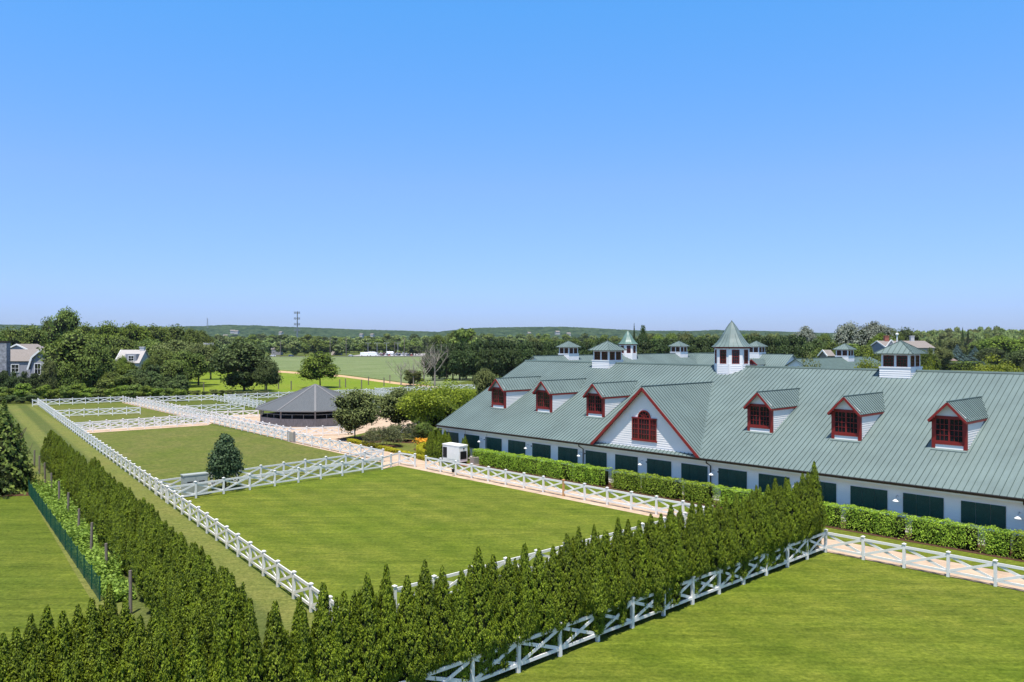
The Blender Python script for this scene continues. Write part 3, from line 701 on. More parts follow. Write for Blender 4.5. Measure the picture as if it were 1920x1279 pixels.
def tower(parent, cx, cy, zb, zr=RZ, rf=None, label=None):
    a = 1.52; Rc = a/math.cos(math.pi/8); z1 = zr+.25; z2 = zr+1.72; b_ = MB(); fr = MB(); gl = MB()
    for k in range(8):
        th = k*math.pi/4-math.pi/2; nd = (math.cos(th), math.sin(th)); xd = (-nd[1], nd[0]); o = (cx+nd[0]*a, cy+nd[1]*a); hw = a*math.tan(math.pi/8)
        b_.clap(o, xd, nd, zb, z1, one(-hw), one(hw), .17, .03)
        P = lambda x, z, q: (o[0]+xd[0]*x+nd[0]*q, o[1]+xd[1]*x+nd[1]*q, z)
        for (x0, x1) in ((-hw, -.36), (.36, hw)): b_.hexa([P(x0, z1, -.06), P(x1, z1, -.06), P(x1, z1, .01), P(x0, z1, .01), P(x0, z2, -.06), P(x1, z2, -.06), P(x1, z2, .01), P(x0, z2, .01)])
        b_.hexa([P(-.36, z2-.12, -.06), P(.36, z2-.12, -.06), P(.36, z2-.12, .012), P(-.36, z2-.12, .012), P(-.36, z2, -.06), P(.36, z2, -.06), P(.36, z2, .012), P(-.36, z2, .012)])
        for x in (-hw+.06, hw-.06): b_.bar(P(x, zb, .018), P(x, z1, .018), .12, .02, up=(nd[0], nd[1], 0))
        win(fr, gl, (o[0]-nd[0]*.03, o[1]-nd[1]*.03), xd, nd, -.36, .36, z1+.0, z2-.12, 3, 4, .07, .025, .05, True)
    body = b_.build('tower', SIDING, parent)
    if label: body['label'] = label
    fr.lathe([(Rc+.16, z2+.0), (Rc+.16, z2+.13)], 8, (cx, cy), rot=math.pi/8); fr.lathe([(Rc-.1, z2+.0), (Rc+.16, z2+.0)], 8, (cx, cy), rot=math.pi/8)
    fr.build('window_frame', RED, body); gl.build('window_glass', GLASSD, body)
    r = MB(); ze = z2+.14; q = Rc*1.18; prof = [(q, ze), (q*.90, ze+.13), (q*.74, ze+.42), (q*.60, ze+.78), (q*.46, ze+1.2), (q*.30, ze+1.72), (q*.14, ze+2.18), (.03, ze+2.45)]
    r.lathe(prof, 8, (cx, cy), rot=math.pi/8); r.lathe([(q, ze), (Rc*.9, ze-.005)], 8, (cx, cy), rot=math.pi/8)
    for k in range(8):
        for off, rr in ((0, 1), (-.13, .985), (.13, .985)):
            th = math.pi/8+k*math.pi/4+off*2; 
            f_ = lambda p: (cx+p[0]*(math.cos(math.pi/8)/math.cos(((th-math.pi/8) % (math.pi/4))-math.pi/8) if off else 1)*math.cos(th), cy+p[0]*(math.cos(math.pi/8)/math.cos(((th-math.pi/8) % (math.pi/4))-math.pi/8) if off else 1)*math.sin(th), p[1]+.012)
            pts = [f_(p) for p in prof]
            for A, B in zip(pts[:7 if off == 0 else 4], pts[1:]): r.bar(A, B, .03, .03, 1)
    r.lathe([(.05, ze+2.40), (.06, ze+2.5), (.0, ze+2.58)], 8, (cx, cy), 1)
    r.build('spire_roof', [rf or ROOF, SEAM], body); return body
cupola(barn, 13.1, RT, RZ-.9, 'white cupola with green hipped roof left of the tower'); cupola(barn, 44.4, RT, RZ-.9, 'white cupola with green hipped roof right of the tower')
tower(barn, 28.7, RT, RZ-1.0, label='eight sided white tower with a flared green spire')

# rear wing (ridge along V), same height
def gable_building(root, L, hw, ez, rz, over=.4, wallm=SIDING, roofm=None, sp=.45, ends=True, hip=0):
    roofm = roofm or [ROOF, SEAM]; w = MB()
    sl = (rz-ez)/hw
    w.clap((0, -hw+over), (1, 0), (0, -1), 0, ez+.2, one(over), one(L-over), .2); w.clap((0, hw-over), (1, 0), (0, 1), 0, ez+.2, one(over), one(L-over), .2)
    for x, nx in ((over, -1), (L-over, 1)):
        w.clap((x, 0), (0, 1), (nx, 0), 0, ez+.2, one(-hw+over), one(hw-over), .2)
        if not (hip and nx > 0): w.clap((x, 0), (0, 1), (nx, 0), ez+.2, rz-.1, lambda z: -(rz-z)/sl+.1, lambda z: (rz-z)/sl-.1, .2)
    w.build('wall', wallm, root); r = MB()
    seamed(r, (0, -hw, ez), (L, -hw, ez), (L-hip, 0, rz), (0, 0, rz), sp); seamed(r, (L, hw, ez), (0, hw, ez), (0, 0, rz), (L-hip, 0, rz), sp)
    if hip: seamed(r, (L, -hw, ez), (L, hw, ez), (L-hip, 0, rz), (L-hip, 0, rz), sp)
    r.bar((0, 0, rz+.03), (L-hip, 0, rz+.03), .2, .08, 1); r.build('roof', roofm, root)
q0 = at(999.4, 127.7)
wing = thing('rear_barn_wing', 'rear barn wing with green metal roof and three small roof turrets behind the long barn', 'barn', (q0[0], q0[1], 0), math.atan2(V[1], V[0]))
gable_building(wing, 53, 8, 5.2, RZ)
def along_v(px): # distance along wing for a pixel column
    k = (px-CX)/F; return (k*q0[1]-q0[0])/(V[0]-k*V[1])
cupola(wing, along_v(1066), 0, RZ-1.1, 'nearest square cupola on the rear wing'); cupola(wing, along_v(1273), 0, RZ-1.1, 'farthest square cupola on the rear wing')
tower(wing, along_v(1177), 0, RZ-1.2, rf=COPPER, label='small eight sided spire turret on the rear wing')
# back barn (parallel to the main one)
qb = bw(-19, 80)
bb = thing('back_barn', 'back barn with green metal roof and one tiny red dormer right of the big tower', 'barn', (qb[0], qb[1], 0), ANG)
gable_building(bb, 19.5, 8, 5.2, RZ)
cupola(bb, 12.2, 0, RZ-1.1, 'small cupola on the back barn')
def small_dormer(root, x, y, z):
    d = MB(); d.box(x-.9, x+.9, y, y+3, z, z+1.7); o = d.build('dormer', SIDING, root)
    r = MB(); seamed(r, (x+1.15, y-.3, z+1.65), (x+1.15, y+3, z+1.65), (x, y+4, z+2.6), (x, y-.3, z+2.6), .4); seamed(r, (x-1.15, y+3, z+1.65), (x-1.15, y-.3, z+1.65), (x, y-.3, z+2.6), (x, y+4, z+2.6), .4); r.build('dormer_roof', [ROOF, SEAM], o)
    t = MB(); g_ = MB(); win(t, g_, (x, y-.01), (1, 0), (0, -1), -.8, .8, z+.2, z+1.6, 2, 4, .18, .04, .06)
    for sg in (-1, 1): t.bar((x+sg*1.15, y-.31, z+1.55), (x, y-.31, z+2.5), .05, .18)
    t.poly([(x-.9, y-.02, z+1.65), (x+.9, y-.02, z+1.65), (x, y-.02, z+2.4)])
    t.build('window_frame', RED, o); g_.build('window_glass', GLASSD, o)
small_dormer(bb, 14.6, -5.6, 6.75)
# dark green roofed house with red cupola
qh = np.array([49.0, 129.3]); 
dh = thing('green_roofed_building', 'building with dark green shingle roof and red windowed cupola', 'building', (qh[0]-V[0]*6, qh[1]-V[1]*6, 0), math.atan2(V[1], V[0]))
gable_building(dh, 34, 7.5, 5.0, 9.8, roofm=[DGROOF, DGROOF], hip=6.5, sp=90)
cupola(dh, 17.5, 0, 8.6, 'small red cupola with green roof', hb=1.15, zr=9.75, base=SIDING)

# ================================================================ round pavilion
pc = at(591, 124.2)
pav = thing('round_pavilion', 'ten sided open pavilion with grey shingled roof and low weathered wood walls', 'pavilion', (pc[0], pc[1], 0), math.atan2(-pc[1], -pc[0]))
N_ = 10; Re = 9.15; Rw = 8.35; r = MB(); hip = MB()
cor = lambda R, k: (R*math.cos(2*math.pi*k/N_), R*math.sin(2*math.pi*k/N_))
for k in range(N_):
    a, b_ = cor(Re, k), cor(Re, k+1); r.poly([(*a, 2.42), (*b_, 2.42), (0, 0, 5.85)]); r.poly([(*b_, 2.36), (*a, 2.36), (0, 0, 5.7)])
    hip.bar((*a, 2.45), (0, 0, 5.88), .28, .03)
r.build('roof', SHING, pav); hip.build('hip_cap', HIPC, pav)
fa = MB()
for k in range(N_): fa.bar((*cor(Re, k), 2.35), (*cor(Re, k+1), 2.35), .05, .16)
fa.build('fascia', HIPC, pav)
for k in range(N_):
    a = cor(Rw, k); p = MB(); p.box(a[0]-.1, a[0]+.1, a[1]-.1, a[1]+.1, 0, 2.55); p.build('post', GREYWOOD, pav)
    b_ = cor(Rw, k+1); w = MB(); w.bar((*a, .57), (*b_, .57), .06, 1.14); w.bar((*a, 1.16), (*b_, 1.16), .12, .06); w.build('wall_panel', GREYWOOD, pav)
    s_ = MB()
    s_.bar((*a, 1.80), (*b_, 1.80), .04, .04)
    for q in (.33, .66):
        m = (a[0]+(b_[0]-a[0])*q, a[1]+(b_[1]-a[1])*q); s_.bar((*m, 1.1), (*m, 1.82), .04, .04)
    s_.build('top_rail', STEEL, pav)
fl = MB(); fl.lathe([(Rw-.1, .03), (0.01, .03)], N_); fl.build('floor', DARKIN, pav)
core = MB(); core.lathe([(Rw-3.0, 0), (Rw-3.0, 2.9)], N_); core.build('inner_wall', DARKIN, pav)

# ================================================================ hedge trees (arborvitae)
AM = [arbor_mesh('crown', 100+i) for i in range(7)]; AMF = [arbor_mesh('crown', 120+i, R=.60, skirt=1) for i in range(5)]
tk = MB(); tk.tube([(0, 0, 0), (0, 0, 1.5), (0, 0, 3.2)], [.07, .05, .015], 6); TKM = tk.mesh('trunk', BARK)
def arbor(p, h, label, group, w=1.0, front=False):
    t = thing('arborvitae', label, 'tree', (p[0], p[1], 0), random.uniform(0, 6.28), group)
    c = link('crown', random.choice(AMF if front else AM), t); c.scale = (w, w, h/4.5); link('trunk', TKM, t); return t
gF, lF = 'arborvitae in the front hedge row', 'dense green columnar arborvitae in the front hedge row behind the near white fence'
k = .55; i = 0
while k < 47.5:
    h = np.interp(k, [0, 2, 6, 14, 29, 34, 39, 47], [4.9, 4.8, 4.95, 4.65, 4.8, 5.0, 4.9, 4.6])+random.uniform(-.35, .35)
    p = FCOR-V*k-U*(.36+random.uniform(-.08, .08))
    if i == 0: arbor(p, 5.55, 'tallest arborvitae at the barn end of the front hedge row', gF, 1.0, True)
    elif i == 1: arbor(p, 5.0, 'second arborvitae from the barn end of the front hedge row', gF, 1.0, True)
    else: arbor(p, h, lF, gF, random.uniform(.88, 1.1), k < 33)
    if random.random() < .35 and i > 1: arbor(FCOR-V*(k+.35)-U*(1.2+random.uniform(0, .3)), h-random.uniform(.2, .9), lF, gF, .75)
    k += .80; i += 1
gL, lL = 'arborvitae in the left hedge row', 'dense green columnar arborvitae in the long left hedge row beside the wooden stakes'
SB = np.array([-20.8, 41.2])
k = -17.0
while k < 47.5:
    h = np.interp(k, [-17, 0, 30, 47], [4.3, 4.0, 3.75, 3.6])+random.uniform(-.3, .25)
    arbor(SB+VP3*k+VP3N*(1.35+random.uniform(-.15, .15)), h, lL, gL, random.uniform(1.0, 1.18)); k += .82
k = -12.0
while k < 24:
    arbor(SB+VP3*k+VP3N*(1.95+random.uniform(-.12, .12)), 3.8+random.uniform(-.35, .2), lL, gL, random.uniform(.9, 1.1)); k += .95
gC, lC = 'arborvitae clustered at the lower left corner', 'dense green arborvitae in the clump between the left lawn and the hedge corner'
for px, py, z in [(205, 1090, 4.6), (172, 1118, 4.4), (146, 1131, 4.2), (118, 1142, 4.2), (88, 1131, 4.4), (58, 1147, 4.3), (30, 1172, 4.2), (6, 1182, 4.2), (-20, 1190, 4.2), (235, 1118, 4.3), (262, 1150, 4.3), (215, 1150, 4.2), (170, 1175, 4.2), (120, 1190, 4.2), (75, 1195, 4.2), (25, 1215, 4.2), (300, 1165, 4.3), (335, 1160, 4.2), (280, 1190, 4.2), (195, 1195, 4.1), (-10, 1230, 4.2), (145, 1215, 4.1), (50, 1228, 4.1), (240, 1200, 4.2), (365, 1135, 4.2), (395, 1120, 4.2), (330, 1120, 4.2), (290, 1135, 4.1)]:
    Y = F*(HC-z)/(py-CY); arbor(at(px, Y), z, lC, gC, random.uniform(.95, 1.1))
for i, (s, t, h) in enumerate([(1.9, -2.3, 3.0), (2.7, -2.5, 3.2), (3.5, -2.3, 3.1), (2.3, -1.5, 3.1), (3.3, -1.4, 3.2), (4.2, -1.6, 2.9), (5.6, -.5, 2.6)]):
    arbor(bw(s, t), h, 'small arborvitae in the clump between the white generator and the barn corner', 'arborvitae clump at the barn corner', .9)

# ================================================================ laurel hedges along the barn
def hedge(name, path, w, h, mat, label, cat='hedge', size=.095, dens=400, group=None, gap=.12, seed=5, base=.12):
    r_ = np.random.default_rng(seed); path = [np.array(p, float) for p in path]; o = path[0]; Ps = []; Ns = []; mbc = []
    for a, b_ in zip(path, path[1:]):
        L = np.linalg.norm(b_-a); d = (b_-a)/L; nn = np.array([-d[1], d[0]]); n = int(L*(2*h+w)*dens)
        x = r_.uniform(-.1, L+.1, n); q = r_.uniform(0, 2*h+w, n)
        lump = .06*np.sin(x*2.3+seed)+.05*np.sin(x*5.1)+.04*np.sin(x*9.7+1)
        hh = h+lump*h*.5
        side = np.where(q < h, -1, np.where(q > h+w, 1, 0)); z = np.where(side == 0, hh, np.where(side < 0, q, 2*h+w-q)); z = np.minimum(z, hh)
        y = np.where(side == 0, q-h-w/2, side*(w/2+lump*.6*w)); z = z+r_.normal(0, .03, n); y = y+r_.normal(0, .035, n)
        zlow = z < base+.25*h*r_.random(n); keep = ~(zlow & (r_.random(n) < .45)) & (z > .03)
        gapn = (np.sin(x*1.37+seed*3)+np.sin(x*3.1+seed))/2; keep &= ~((gapn > .62) & (r_.random(n) < gap*5))
        x, y, z, side = x[keep], y[keep], z[keep], side[keep]
        P = (a-o)[None]+d[None]*x[:, None]+nn[None]*y[:, None]
        Ps.append(np.column_stack([P, z])); Ns.append(np.column_stack([nn[None]*side[:, None], np.where(side == 0, 1, .35)]))
        m = MB(); g_ = 0
        while g_ < L:
            e = min(L, g_+.6)
            if (math.sin(g_*1.37+seed*3)+math.sin(g_*3.1+seed))/2 < .5 or gap < .01:
                c1_, c2_ = (a-o)+d*g_, (a-o)+d*(e-.05); ww = nn*w*.36
                m.hexa([(*(c1_-ww), base), (*(c2_-ww), base), (*(c2_+ww), base), (*(c1_+ww), base), (*(c1_-ww), h*.84), (*(c2_-ww), h*.84), (*(c2_+ww), h*.84), (*(c1_+ww), h*.84)])
            g_ += .6
        mbc.append(([tuple(v) for v in m.v], m.f))
    P = np.vstack(Ps); N = np.vstack(Ns)
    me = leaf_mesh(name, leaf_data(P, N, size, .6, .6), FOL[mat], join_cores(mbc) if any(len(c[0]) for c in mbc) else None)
    t = link(name, me, None, (o[0], o[1], 0)); tag(t, label, cat, group); return t
sA, sB, sC = s_at(893, -1.1), s_at(1140, -1.1), s_at(1155, -1.1)
gh = 'laurel hedges along the barn wall'
hedge('laurel_hedge', [bw(sA, -1.1), bw(sB, -1.1)], .95, 1.5, 'laurel', 'bright green laurel hedge starting beside the grey air conditioner', group=gh, seed=5)
hedge('laurel_hedge', [bw(sC, -1.1), bw(36.0, -1.1)], .95, 1.5, 'laurel', 'bright green laurel hedge under the big white gable', group=gh, seed=6)
hedge('laurel_hedge', [bw(36.5, -1.1), bw(s_at(1893, -1.1), -1.1)], .95, 1.45, 'laurel', 'bright green laurel hedge right of the tallest conifer', group=gh, seed=9)
hedge('laurel_hedge', [bw(s_at(1903, -1.1), -1.1), bw(s_at(1903, -1.1)+6, -1.1)], .95, 1.45, 'laurel', 'bright green laurel bush cut by the right edge of the photo', group=gh, seed=8)
hedge('box_hedge', [gp(655, 829), gp(700, 839), gp(760, 854), gp(803, 865)], .6, .42, 'box', 'long low golden yellow clipped hedge bordering the sand yard', size=.10, dens=320, gap=0)
hedge('box_hedge', [gp(822, 838), gp(800, 838), gp(787, 843), gp(786, 850), gp(800, 856), gp(818, 862)], .6, .55, 'box', 'curved low golden clipped hedge left of the conifer clump', size=.10, dens=320, gap=0)
hedge('box_hedge', [gp(808, 820), gp(822, 818)], .9, .8, 'box', 'rounded golden shrub beside the barn corner', size=.10, dens=320, gap=0)
fp = [gp(782+i*.55, 831+random.uniform(-2.5, 4)) for i in range(56)]
P = np.array([[p[0]+random.gauss(0, .2), p[1]+random.gauss(0, .3), random.uniform(.1, .55)] for p in fp for _ in range(14)])
o = link('flower_bed', leaf_mesh('flower_bed', leaf_data(P, np.tile([0, 0, 1.], (len(P), 1)), .16, .8, .6), FLOWER)); tag(o, 'bed of orange flowers beside the curved golden hedge', 'flowers', kind='stuff')
P2 = P.copy(); P2[:, 2] *= .7
o = link('flower_foliage', leaf_mesh('flower_foliage', leaf_data(P2, np.tile([0, 0, 1.], (len(P), 1)), .22, .6, .8), FOL['light'])); tag(o, 'green leaves under the orange flowers', 'plants', kind='stuff')

# ================================================================ left edge: stakes, mesh fence, vines
stm = MB(); stm.tube([(0, 0, 0), (.01, 0, .9), (0, .01, 1.75)], [.085, .08, .075], 8); STM = stm.mesh('wooden_stake', STAKE)
for i in range(10):
    k = -4.3+5.75*(i)-.0; p = SB+VP3*(k if i else -5.6)
    o = link('wooden_stake', STM, None, (p[0], p[1], 0)); o.rotation_euler = (random.uniform(-.03, .03), random.uniform(-.03, .03), 0); o.scale = (1, 1, random.uniform(.92, 1.08) if i else 1.15)
    tag(o, 'round weathered wooden stake along the left side of the hedge row', 'post', 'wooden stakes beside the left hedge')
m0, m1 = gp(54, 928), gp(187, 1128)
mf = thing('mesh_fence', 'low green wire mesh fence along the left lawn', 'fence', (m0[0], m0[1], 0), math.atan2(m1[1]-m0[1], m1[0]-m0[0]))
L = np.linalg.norm(m1-m0); nn = MB(); 
for z in np.arange(.08, 1.1, .10): nn.bar((0, 0, z), (L, 0, z), .008, .010)
x = 0
while x < L: nn.bar((x, 0, .03), (x, 0, 1.1), .008, .008, up=(1, 0, 0)); x += .10
nn.build('mesh_panel', MESHG, mf)
x = 0
while x <= L: p = MB(); p.box(x-.03, x+.03, -.03, .03, 0, 1.22); p.build('post', MESHG, mf); x += L/14
n = 26000; kk = rng.uniform(-3.5, 33, n); dd = rng.uniform(0, 1, n); dd = -(.75+.026*kk)*(1-dd)+.6*dd; zz = np.abs(rng.normal(0, .25, n))*(1+.8*np.sin(kk*1.1)*np.sin(kk*.43+1))+.05
Q = SB[None]+VP3[None]*kk[:, None]+VP3N[None]*dd[:, None]
o = link('vines', leaf_mesh('vines', leaf_data(np.column_stack([Q, zz]), np.tile([0, 0, 1.], (n, 1)), .17, .8, .7), FOL['vine'])); tag(o, 'pale green vines and weeds between the mesh fence and the hedge', 'vines', kind='stuff')
tag(tree(8, 66.5, 752, 150, 'spruce', 'mid', 'large dark bushy conifer cut by the left edge beside the left lawn', name='conifer_tree'), None)
tag(tree(34, 68.5, 795, 90, 'spruce', 'mid', 'lower dark conifer at the top corner of the left lawn', name='conifer_tree'), None)
tag(tree(-45, 64, 770, 150, 'spruce', 'dark', 'dark conifer outside the left edge', name='conifer_tree'), None)
tag(tree(15, 74, 775, 60, 'dense', 'light', 'small light green shrub tree behind the dark left conifer'), None)
sheet('mulch_edge', [gp(-60, 934), gp(56, 930), gp(56, 924), gp(-60, 926)], MULCH, .03)

# ================================================================ objects by the barn and paddocks
gn = bw(4.95, -3.0)
gen = thing('generator', 'white standby generator enclosure with dark louvres by the barn corner', 'generator', (gn[0], gn[1], 0), ANG)
g = MB(); g.box(0, 2.75, 0, 1.05, .28, 1.84); g.build('enclosure', WHITE, gen)
g = MB(); g.hexa([(-.04, -.04, 1.843), (2.79, -.04, 1.843), (2.79, 1.09, 1.843), (-.04, 1.09, 1.843), (-.04, -.04, 1.93), (2.79, -.04, 1.93), (2.79, 1.09, 1.98), (-.04, 1.09, 1.98)]); g.build('lid', WHITE, gen)
g = MB(); g.box(.04, 2.7, .04, 1.0, 0, .28); g.build('skid', BLACKM, gen)
for (a, b_, fc) in ((.08, .72, 0), (.12, .93, 1)):
    g = MB()
    if fc == 0:
        g.box(a, b_, -.02, -.002, .55, 1.62)
        for z in np.arange(.6, 1.6, .08): g.box(a, b_, -.04, -.021, z, z+.03)
    else:
        g.box(2.752, 2.77, a, b_, .55, 1.35)
        for z in np.arange(.6, 1.3, .08): g.box(2.771, 2.79, a, b_, z, z+.03)
    g.build('louvre', BLACKM, gen)
for x in (.80, 1.45, 2.10):
    g = MB(); g.box(x, x+.6, -.018, -.002, .45, 1.72); g.box(x+.5, x+.54, -.04, -.019, 1.0, 1.14); g.build('door_panel', WHITE, gen)
g = MB(); g.tube([(2.76, .55, 1.62), (2.84, .55, 1.62)], .08, 10); g.build('exhaust_port', BLACKM, gen)
pa = bw(8.75, -1.9); ac = thing('air_conditioner', 'small grey air conditioner on a slab beside the laurel hedge', 'air conditioner', (pa[0], pa[1], 0), ANG)
g = MB(); g.box(-.35, .35, -.3, .3, .1, .78); g.box(-.37, .37, -.32, .32, .78, .82)
for z in np.arange(.16, .74, .05): g.box(-.36, .36, -.312, .312, z, z+.015)
g.build('casing', CONC, ac); g = MB(); g.box(-.45, .45, -.4, .4, 0, .1); g.build('slab', CONC, ac); g = MB(); g.lathe([(.25, .822), (.25, .84), (.02, .84)], 16); g.build('fan_grille', BLACKM, ac)
sheet('brick_pad', [bw(7.7, -3.1), bw(9.3, -3.1), bw(9.3, -1.2), bw(7.7, -1.2)], BRICK, .03)
bu = bw(s_at(849, -7.65), -7.6); bk = thing('bucket', 'small black bucket hung on the path fence', 'bucket', (bu[0], bu[1], .35))
g = MB(); g.lathe([(.0, 0), (.12, 0), (.15, .3), (.16, .31), (.14, .3), (.11, .02)], 14); g.build('pail', BLACKM, bk); g = MB(); g.tube([(.15, 0, .3), (.1, 0, .42), (0, 0, .46), (-.1, 0, .42), (-.15, 0, .3)], .008, 5); g.build('handle', STEEL, bk)
cb = T14(341.6, 905)+np.array([-.727, .687])*1.5; cab = thing('utility_cabinet', 'grey green two door utility cabinet between the double white fences', 'utility cabinet', (cb[0]+1.35, cb[1]+.75, 0), math.atan2(.727, .687)-.12)
g = MB(); g.box(-.95, .95, -.35, .35, .05, 1.72); g.build('casing', CABG, cab); g = MB(); g.box(-1.0, 1.0, -.4, .4, 1.722, 1.82); g.build('lid', CABG, cab)
for sg in (-1, 1):
    g = MB(); g.box(*sorted((sg*.02, sg*.92)), -.375, -.352, .15, 1.66); d = g.build('door', CABG, cab); g = MB(); g.box(sg*.47-.22, sg*.47+.22, -.385, -.377, 1.18, 1.26); g.build('vent', BROWNM, d)
gpz = gp(546, 829); gt = thing('gate', 'short solid wooden gate in the gap of the lane fence', 'gate', (gpz[0], gpz[1], 0), math.atan2(L1d[1], L1d[0]))
g = MB()
for i in range(6): g.box(-.75+i*.25, -.52+i*.25, -.03, .03, .15, 1.25)
g.build('board_panel', CONC, gt); g = MB(); g.box(-.95, -.80, -.08, .08, 0, 1.4); g.build('post', GREYWOOD, gt); g = MB(); g.box(.80, .95, -.08, .08, 0, 1.4); g.build('post', GREYWOOD, gt)
pw = bw(12.5, 18); 
# flag pole behind the right cupola
fpz = at(1682, 112); fpo = thing('white_pole', 'thin white pole topped by a pale ball behind the right cupola', 'pole', (fpz[0], fpz[1], 0))
g = MB(); g.tube([(0, 0, 0), (0, 0, zt(629, 112))], .09, 8); g.build('shaft', WHITE, fpo); g = MB(); cv, cf = blob((0, 0, zt(627, 112)), (.22, .22, .22), 10, 8); g.v = cv; g.f = cf; g.m = [0]*len(cf); g.build('ball', WHITE, fpo)

# ================================================================ garden and paddock trees
tree(423, 67.3, 800, 98, 'narrow', 'deep', 'dark conical young tree between the double white fences', trunk='thin')
tree(665, 101, 725, 98, 'oak', 'olive', 'rounded green tree on a thin trunk right of the pavilion', trunk='thin')
tree(748, 110, 724, 110, 'oak', 'olive', 'mid green tree between the pavilion and the yellow green trees')
tree(800, 104, 708, 120, 'open', 'yellow', 'bright yellow green tree left of the barn roof corner')
tree(845, 118, 706, 100, 'open', 'yellow', 'taller yellow green tree just behind the barn roof corner')
tree(822, 108, 745, 110, 'oak', 'light', 'low light green tree beside the barn corner')
tree(912, 150, 688, 62, 'oak', 'olive', 'olive green tree rising above the left slope of the barn roof')
tree(878, 160, 722, 55, 'open', 'yellow', 'small yellow green tree behind the barn roof verge')
tree(718, 94.6, 797, 80, 'weep', 'weep', 'weeping small tree nearest the sand yard', trunk='thin', name='weeping_tree')
tree(757, 101, 792, 80, 'weep', 'weep', 'weeping small tree behind its twin', trunk='thin', name='weeping_tree')
tree(795, 100, 790, 40, 'oak', 'mid', 'thin young tree beside the orange flowers', trunk='thin')
for px, Y, ty, w_, tr in ((815, 225, 634, 70, 'bare'), (795, 235, 650, 70, 'bare2'), (752, 228, 665, 55, 'bare2'), (775, 222, 668, 40, 'bare')):
    p = at(px, Y); h = zt(ty, Y); t = thing('bare_tree', {815: 'tallest grey leafless tree beside the dark evergreens', 795: 'wide grey leafless tree left of the tallest bare one', 752: 'short leafless tree at the field edge', 775: 'thin leafless tree between two other bare trees'}[px], 'tree', (p[0], p[1], 0), random.uniform(0, 6))
    k = link('trunk', TR[tr], t); k.scale = (h*1.1, h*1.1, h)
tree(775, 224, 690, 45, 'shrub', 'olive', 'low olive shrub under the bare trees', name='shrub')

# ================================================================ background left
tree(458, 197, 626, 130, 'low', 'dark', 'big dark round tree left of the pavilion roof')
tree(500, 192, 668, 62, 'low', 'dark', 'smaller dark tree joined to the right of the big round tree')
tree(600, 214, 656, 90, 'low', 'light', 'bright green tree just above the pavilion roof peak')
tree(148, 182, 604, 140, 'low', 'mid', 'big leaning tree beside the grey shingled house')
tree(118, 176, 668, 70, 'low', 'mid', 'low tree under the big leaning tree by the grey house')
tree(178, 178, 640, 70, 'oak', 'mid', 'tree close right of the big leaning one')
tree(122, 300, 572, 78, 'oak', 'mid', 'tallest tree on the left skyline')
tree(95, 310, 592, 60, 'oak', 'mid', 'second tallest tree left of the skyline peak')
gl_ = 'trees in the left wood'
for i, (px, Y, ty, w_, kd, mt) in enumerate([(15, 260, 610, 80, 'oak', 'mid'), (55, 275, 605, 75, 'oak', 'mid'), (165, 290, 603, 70, 'oak', 'light'), (205, 285, 600, 75, 'oak', 'light'), (245, 290, 601, 75, 'oak', 'light'), (285, 300, 605, 75, 'oak', 'mid'), (325, 310, 606, 75, 'oak', 'mid'), (355, 330, 612, 55, 'oak', 'mid'), (380, 360, 617, 45, 'oak', 'mid'),
   (-25, 250, 612, 80, 'oak', 'mid'), (230, 255, 628, 80, 'oak', 'mid'), (285, 250, 632, 80, 'oak', 'mid'), (330, 235, 634, 95, 'oak', 'olive'), (300, 222, 652, 80, 'oak', 'mid'), (350, 215, 655, 75, 'oak', 'mid'), (372, 225, 640, 60, 'oak', 'olive'), (395, 260, 640, 50, 'oak', 'mid'),
   (222, 195, 676, 60, 'oak', 'light'), (190, 190, 680, 60, 'oak', 'olive'), (255, 190, 690, 60, 'dense', 'dark'), (290, 186, 682, 70, 'dense', 'ever'), (325, 188, 672, 60, 'oak', 'mid'), (205, 178, 695, 55, 'dense', 'mid'), (232, 176, 700, 50, 'shrub', 'mid')]):
    tree(px, Y, ty, w_*1.1, kd, mt, {'light': 'light green leafy tree in the wood on the left', 'mid': 'mid green leafy tree in the wood on the left', 'olive': 'olive toned leafy tree in the wood on the left', 'dark': 'dark dense tree in the wood on the left', 'ever': 'very dark evergreen tree in the wood on the left'}[mt], gl_)
for px in range(-30, 110, 19): tree(px, 176, 690+random.uniform(-4, 8), 34, 'dense', 'ever', 'dark evergreen in the screen below the grey house', 'evergreens below the grey house')
for px in range(-20, 345, 21): tree(px, 167, 722+random.uniform(-6, 5), 38, 'shrub', 'light' if (px//21) % 3 else 'mid', 'leafy shrub in the tall border behind the back left white fence', 'shrubs behind the back left fence', name='shrub')
for px in range(-20, 80, 20): tree(px, 161, 741+random.uniform(-2, 3), 32, 'shrub', 'dark', 'low dark shrub at the end of the striped grass strip', 'low shrubs at the end of the grass strip', name='shrub')
for px in range(120, 345, 24): tree(px, 180, 700+random.uniform(-10, 6), 45, 'dense', 'dark', 'dark undergrowth tree behind the back left shrubs', 'undergrowth behind the back left fence')
for px in range(352, 510, 16): tree(px, 184, 731+random.uniform(-2, 2), 22, 'shrub', 'olive', 'scrubby low bush along the meadow edge', 'scrub along the meadow edge', name='shrub')
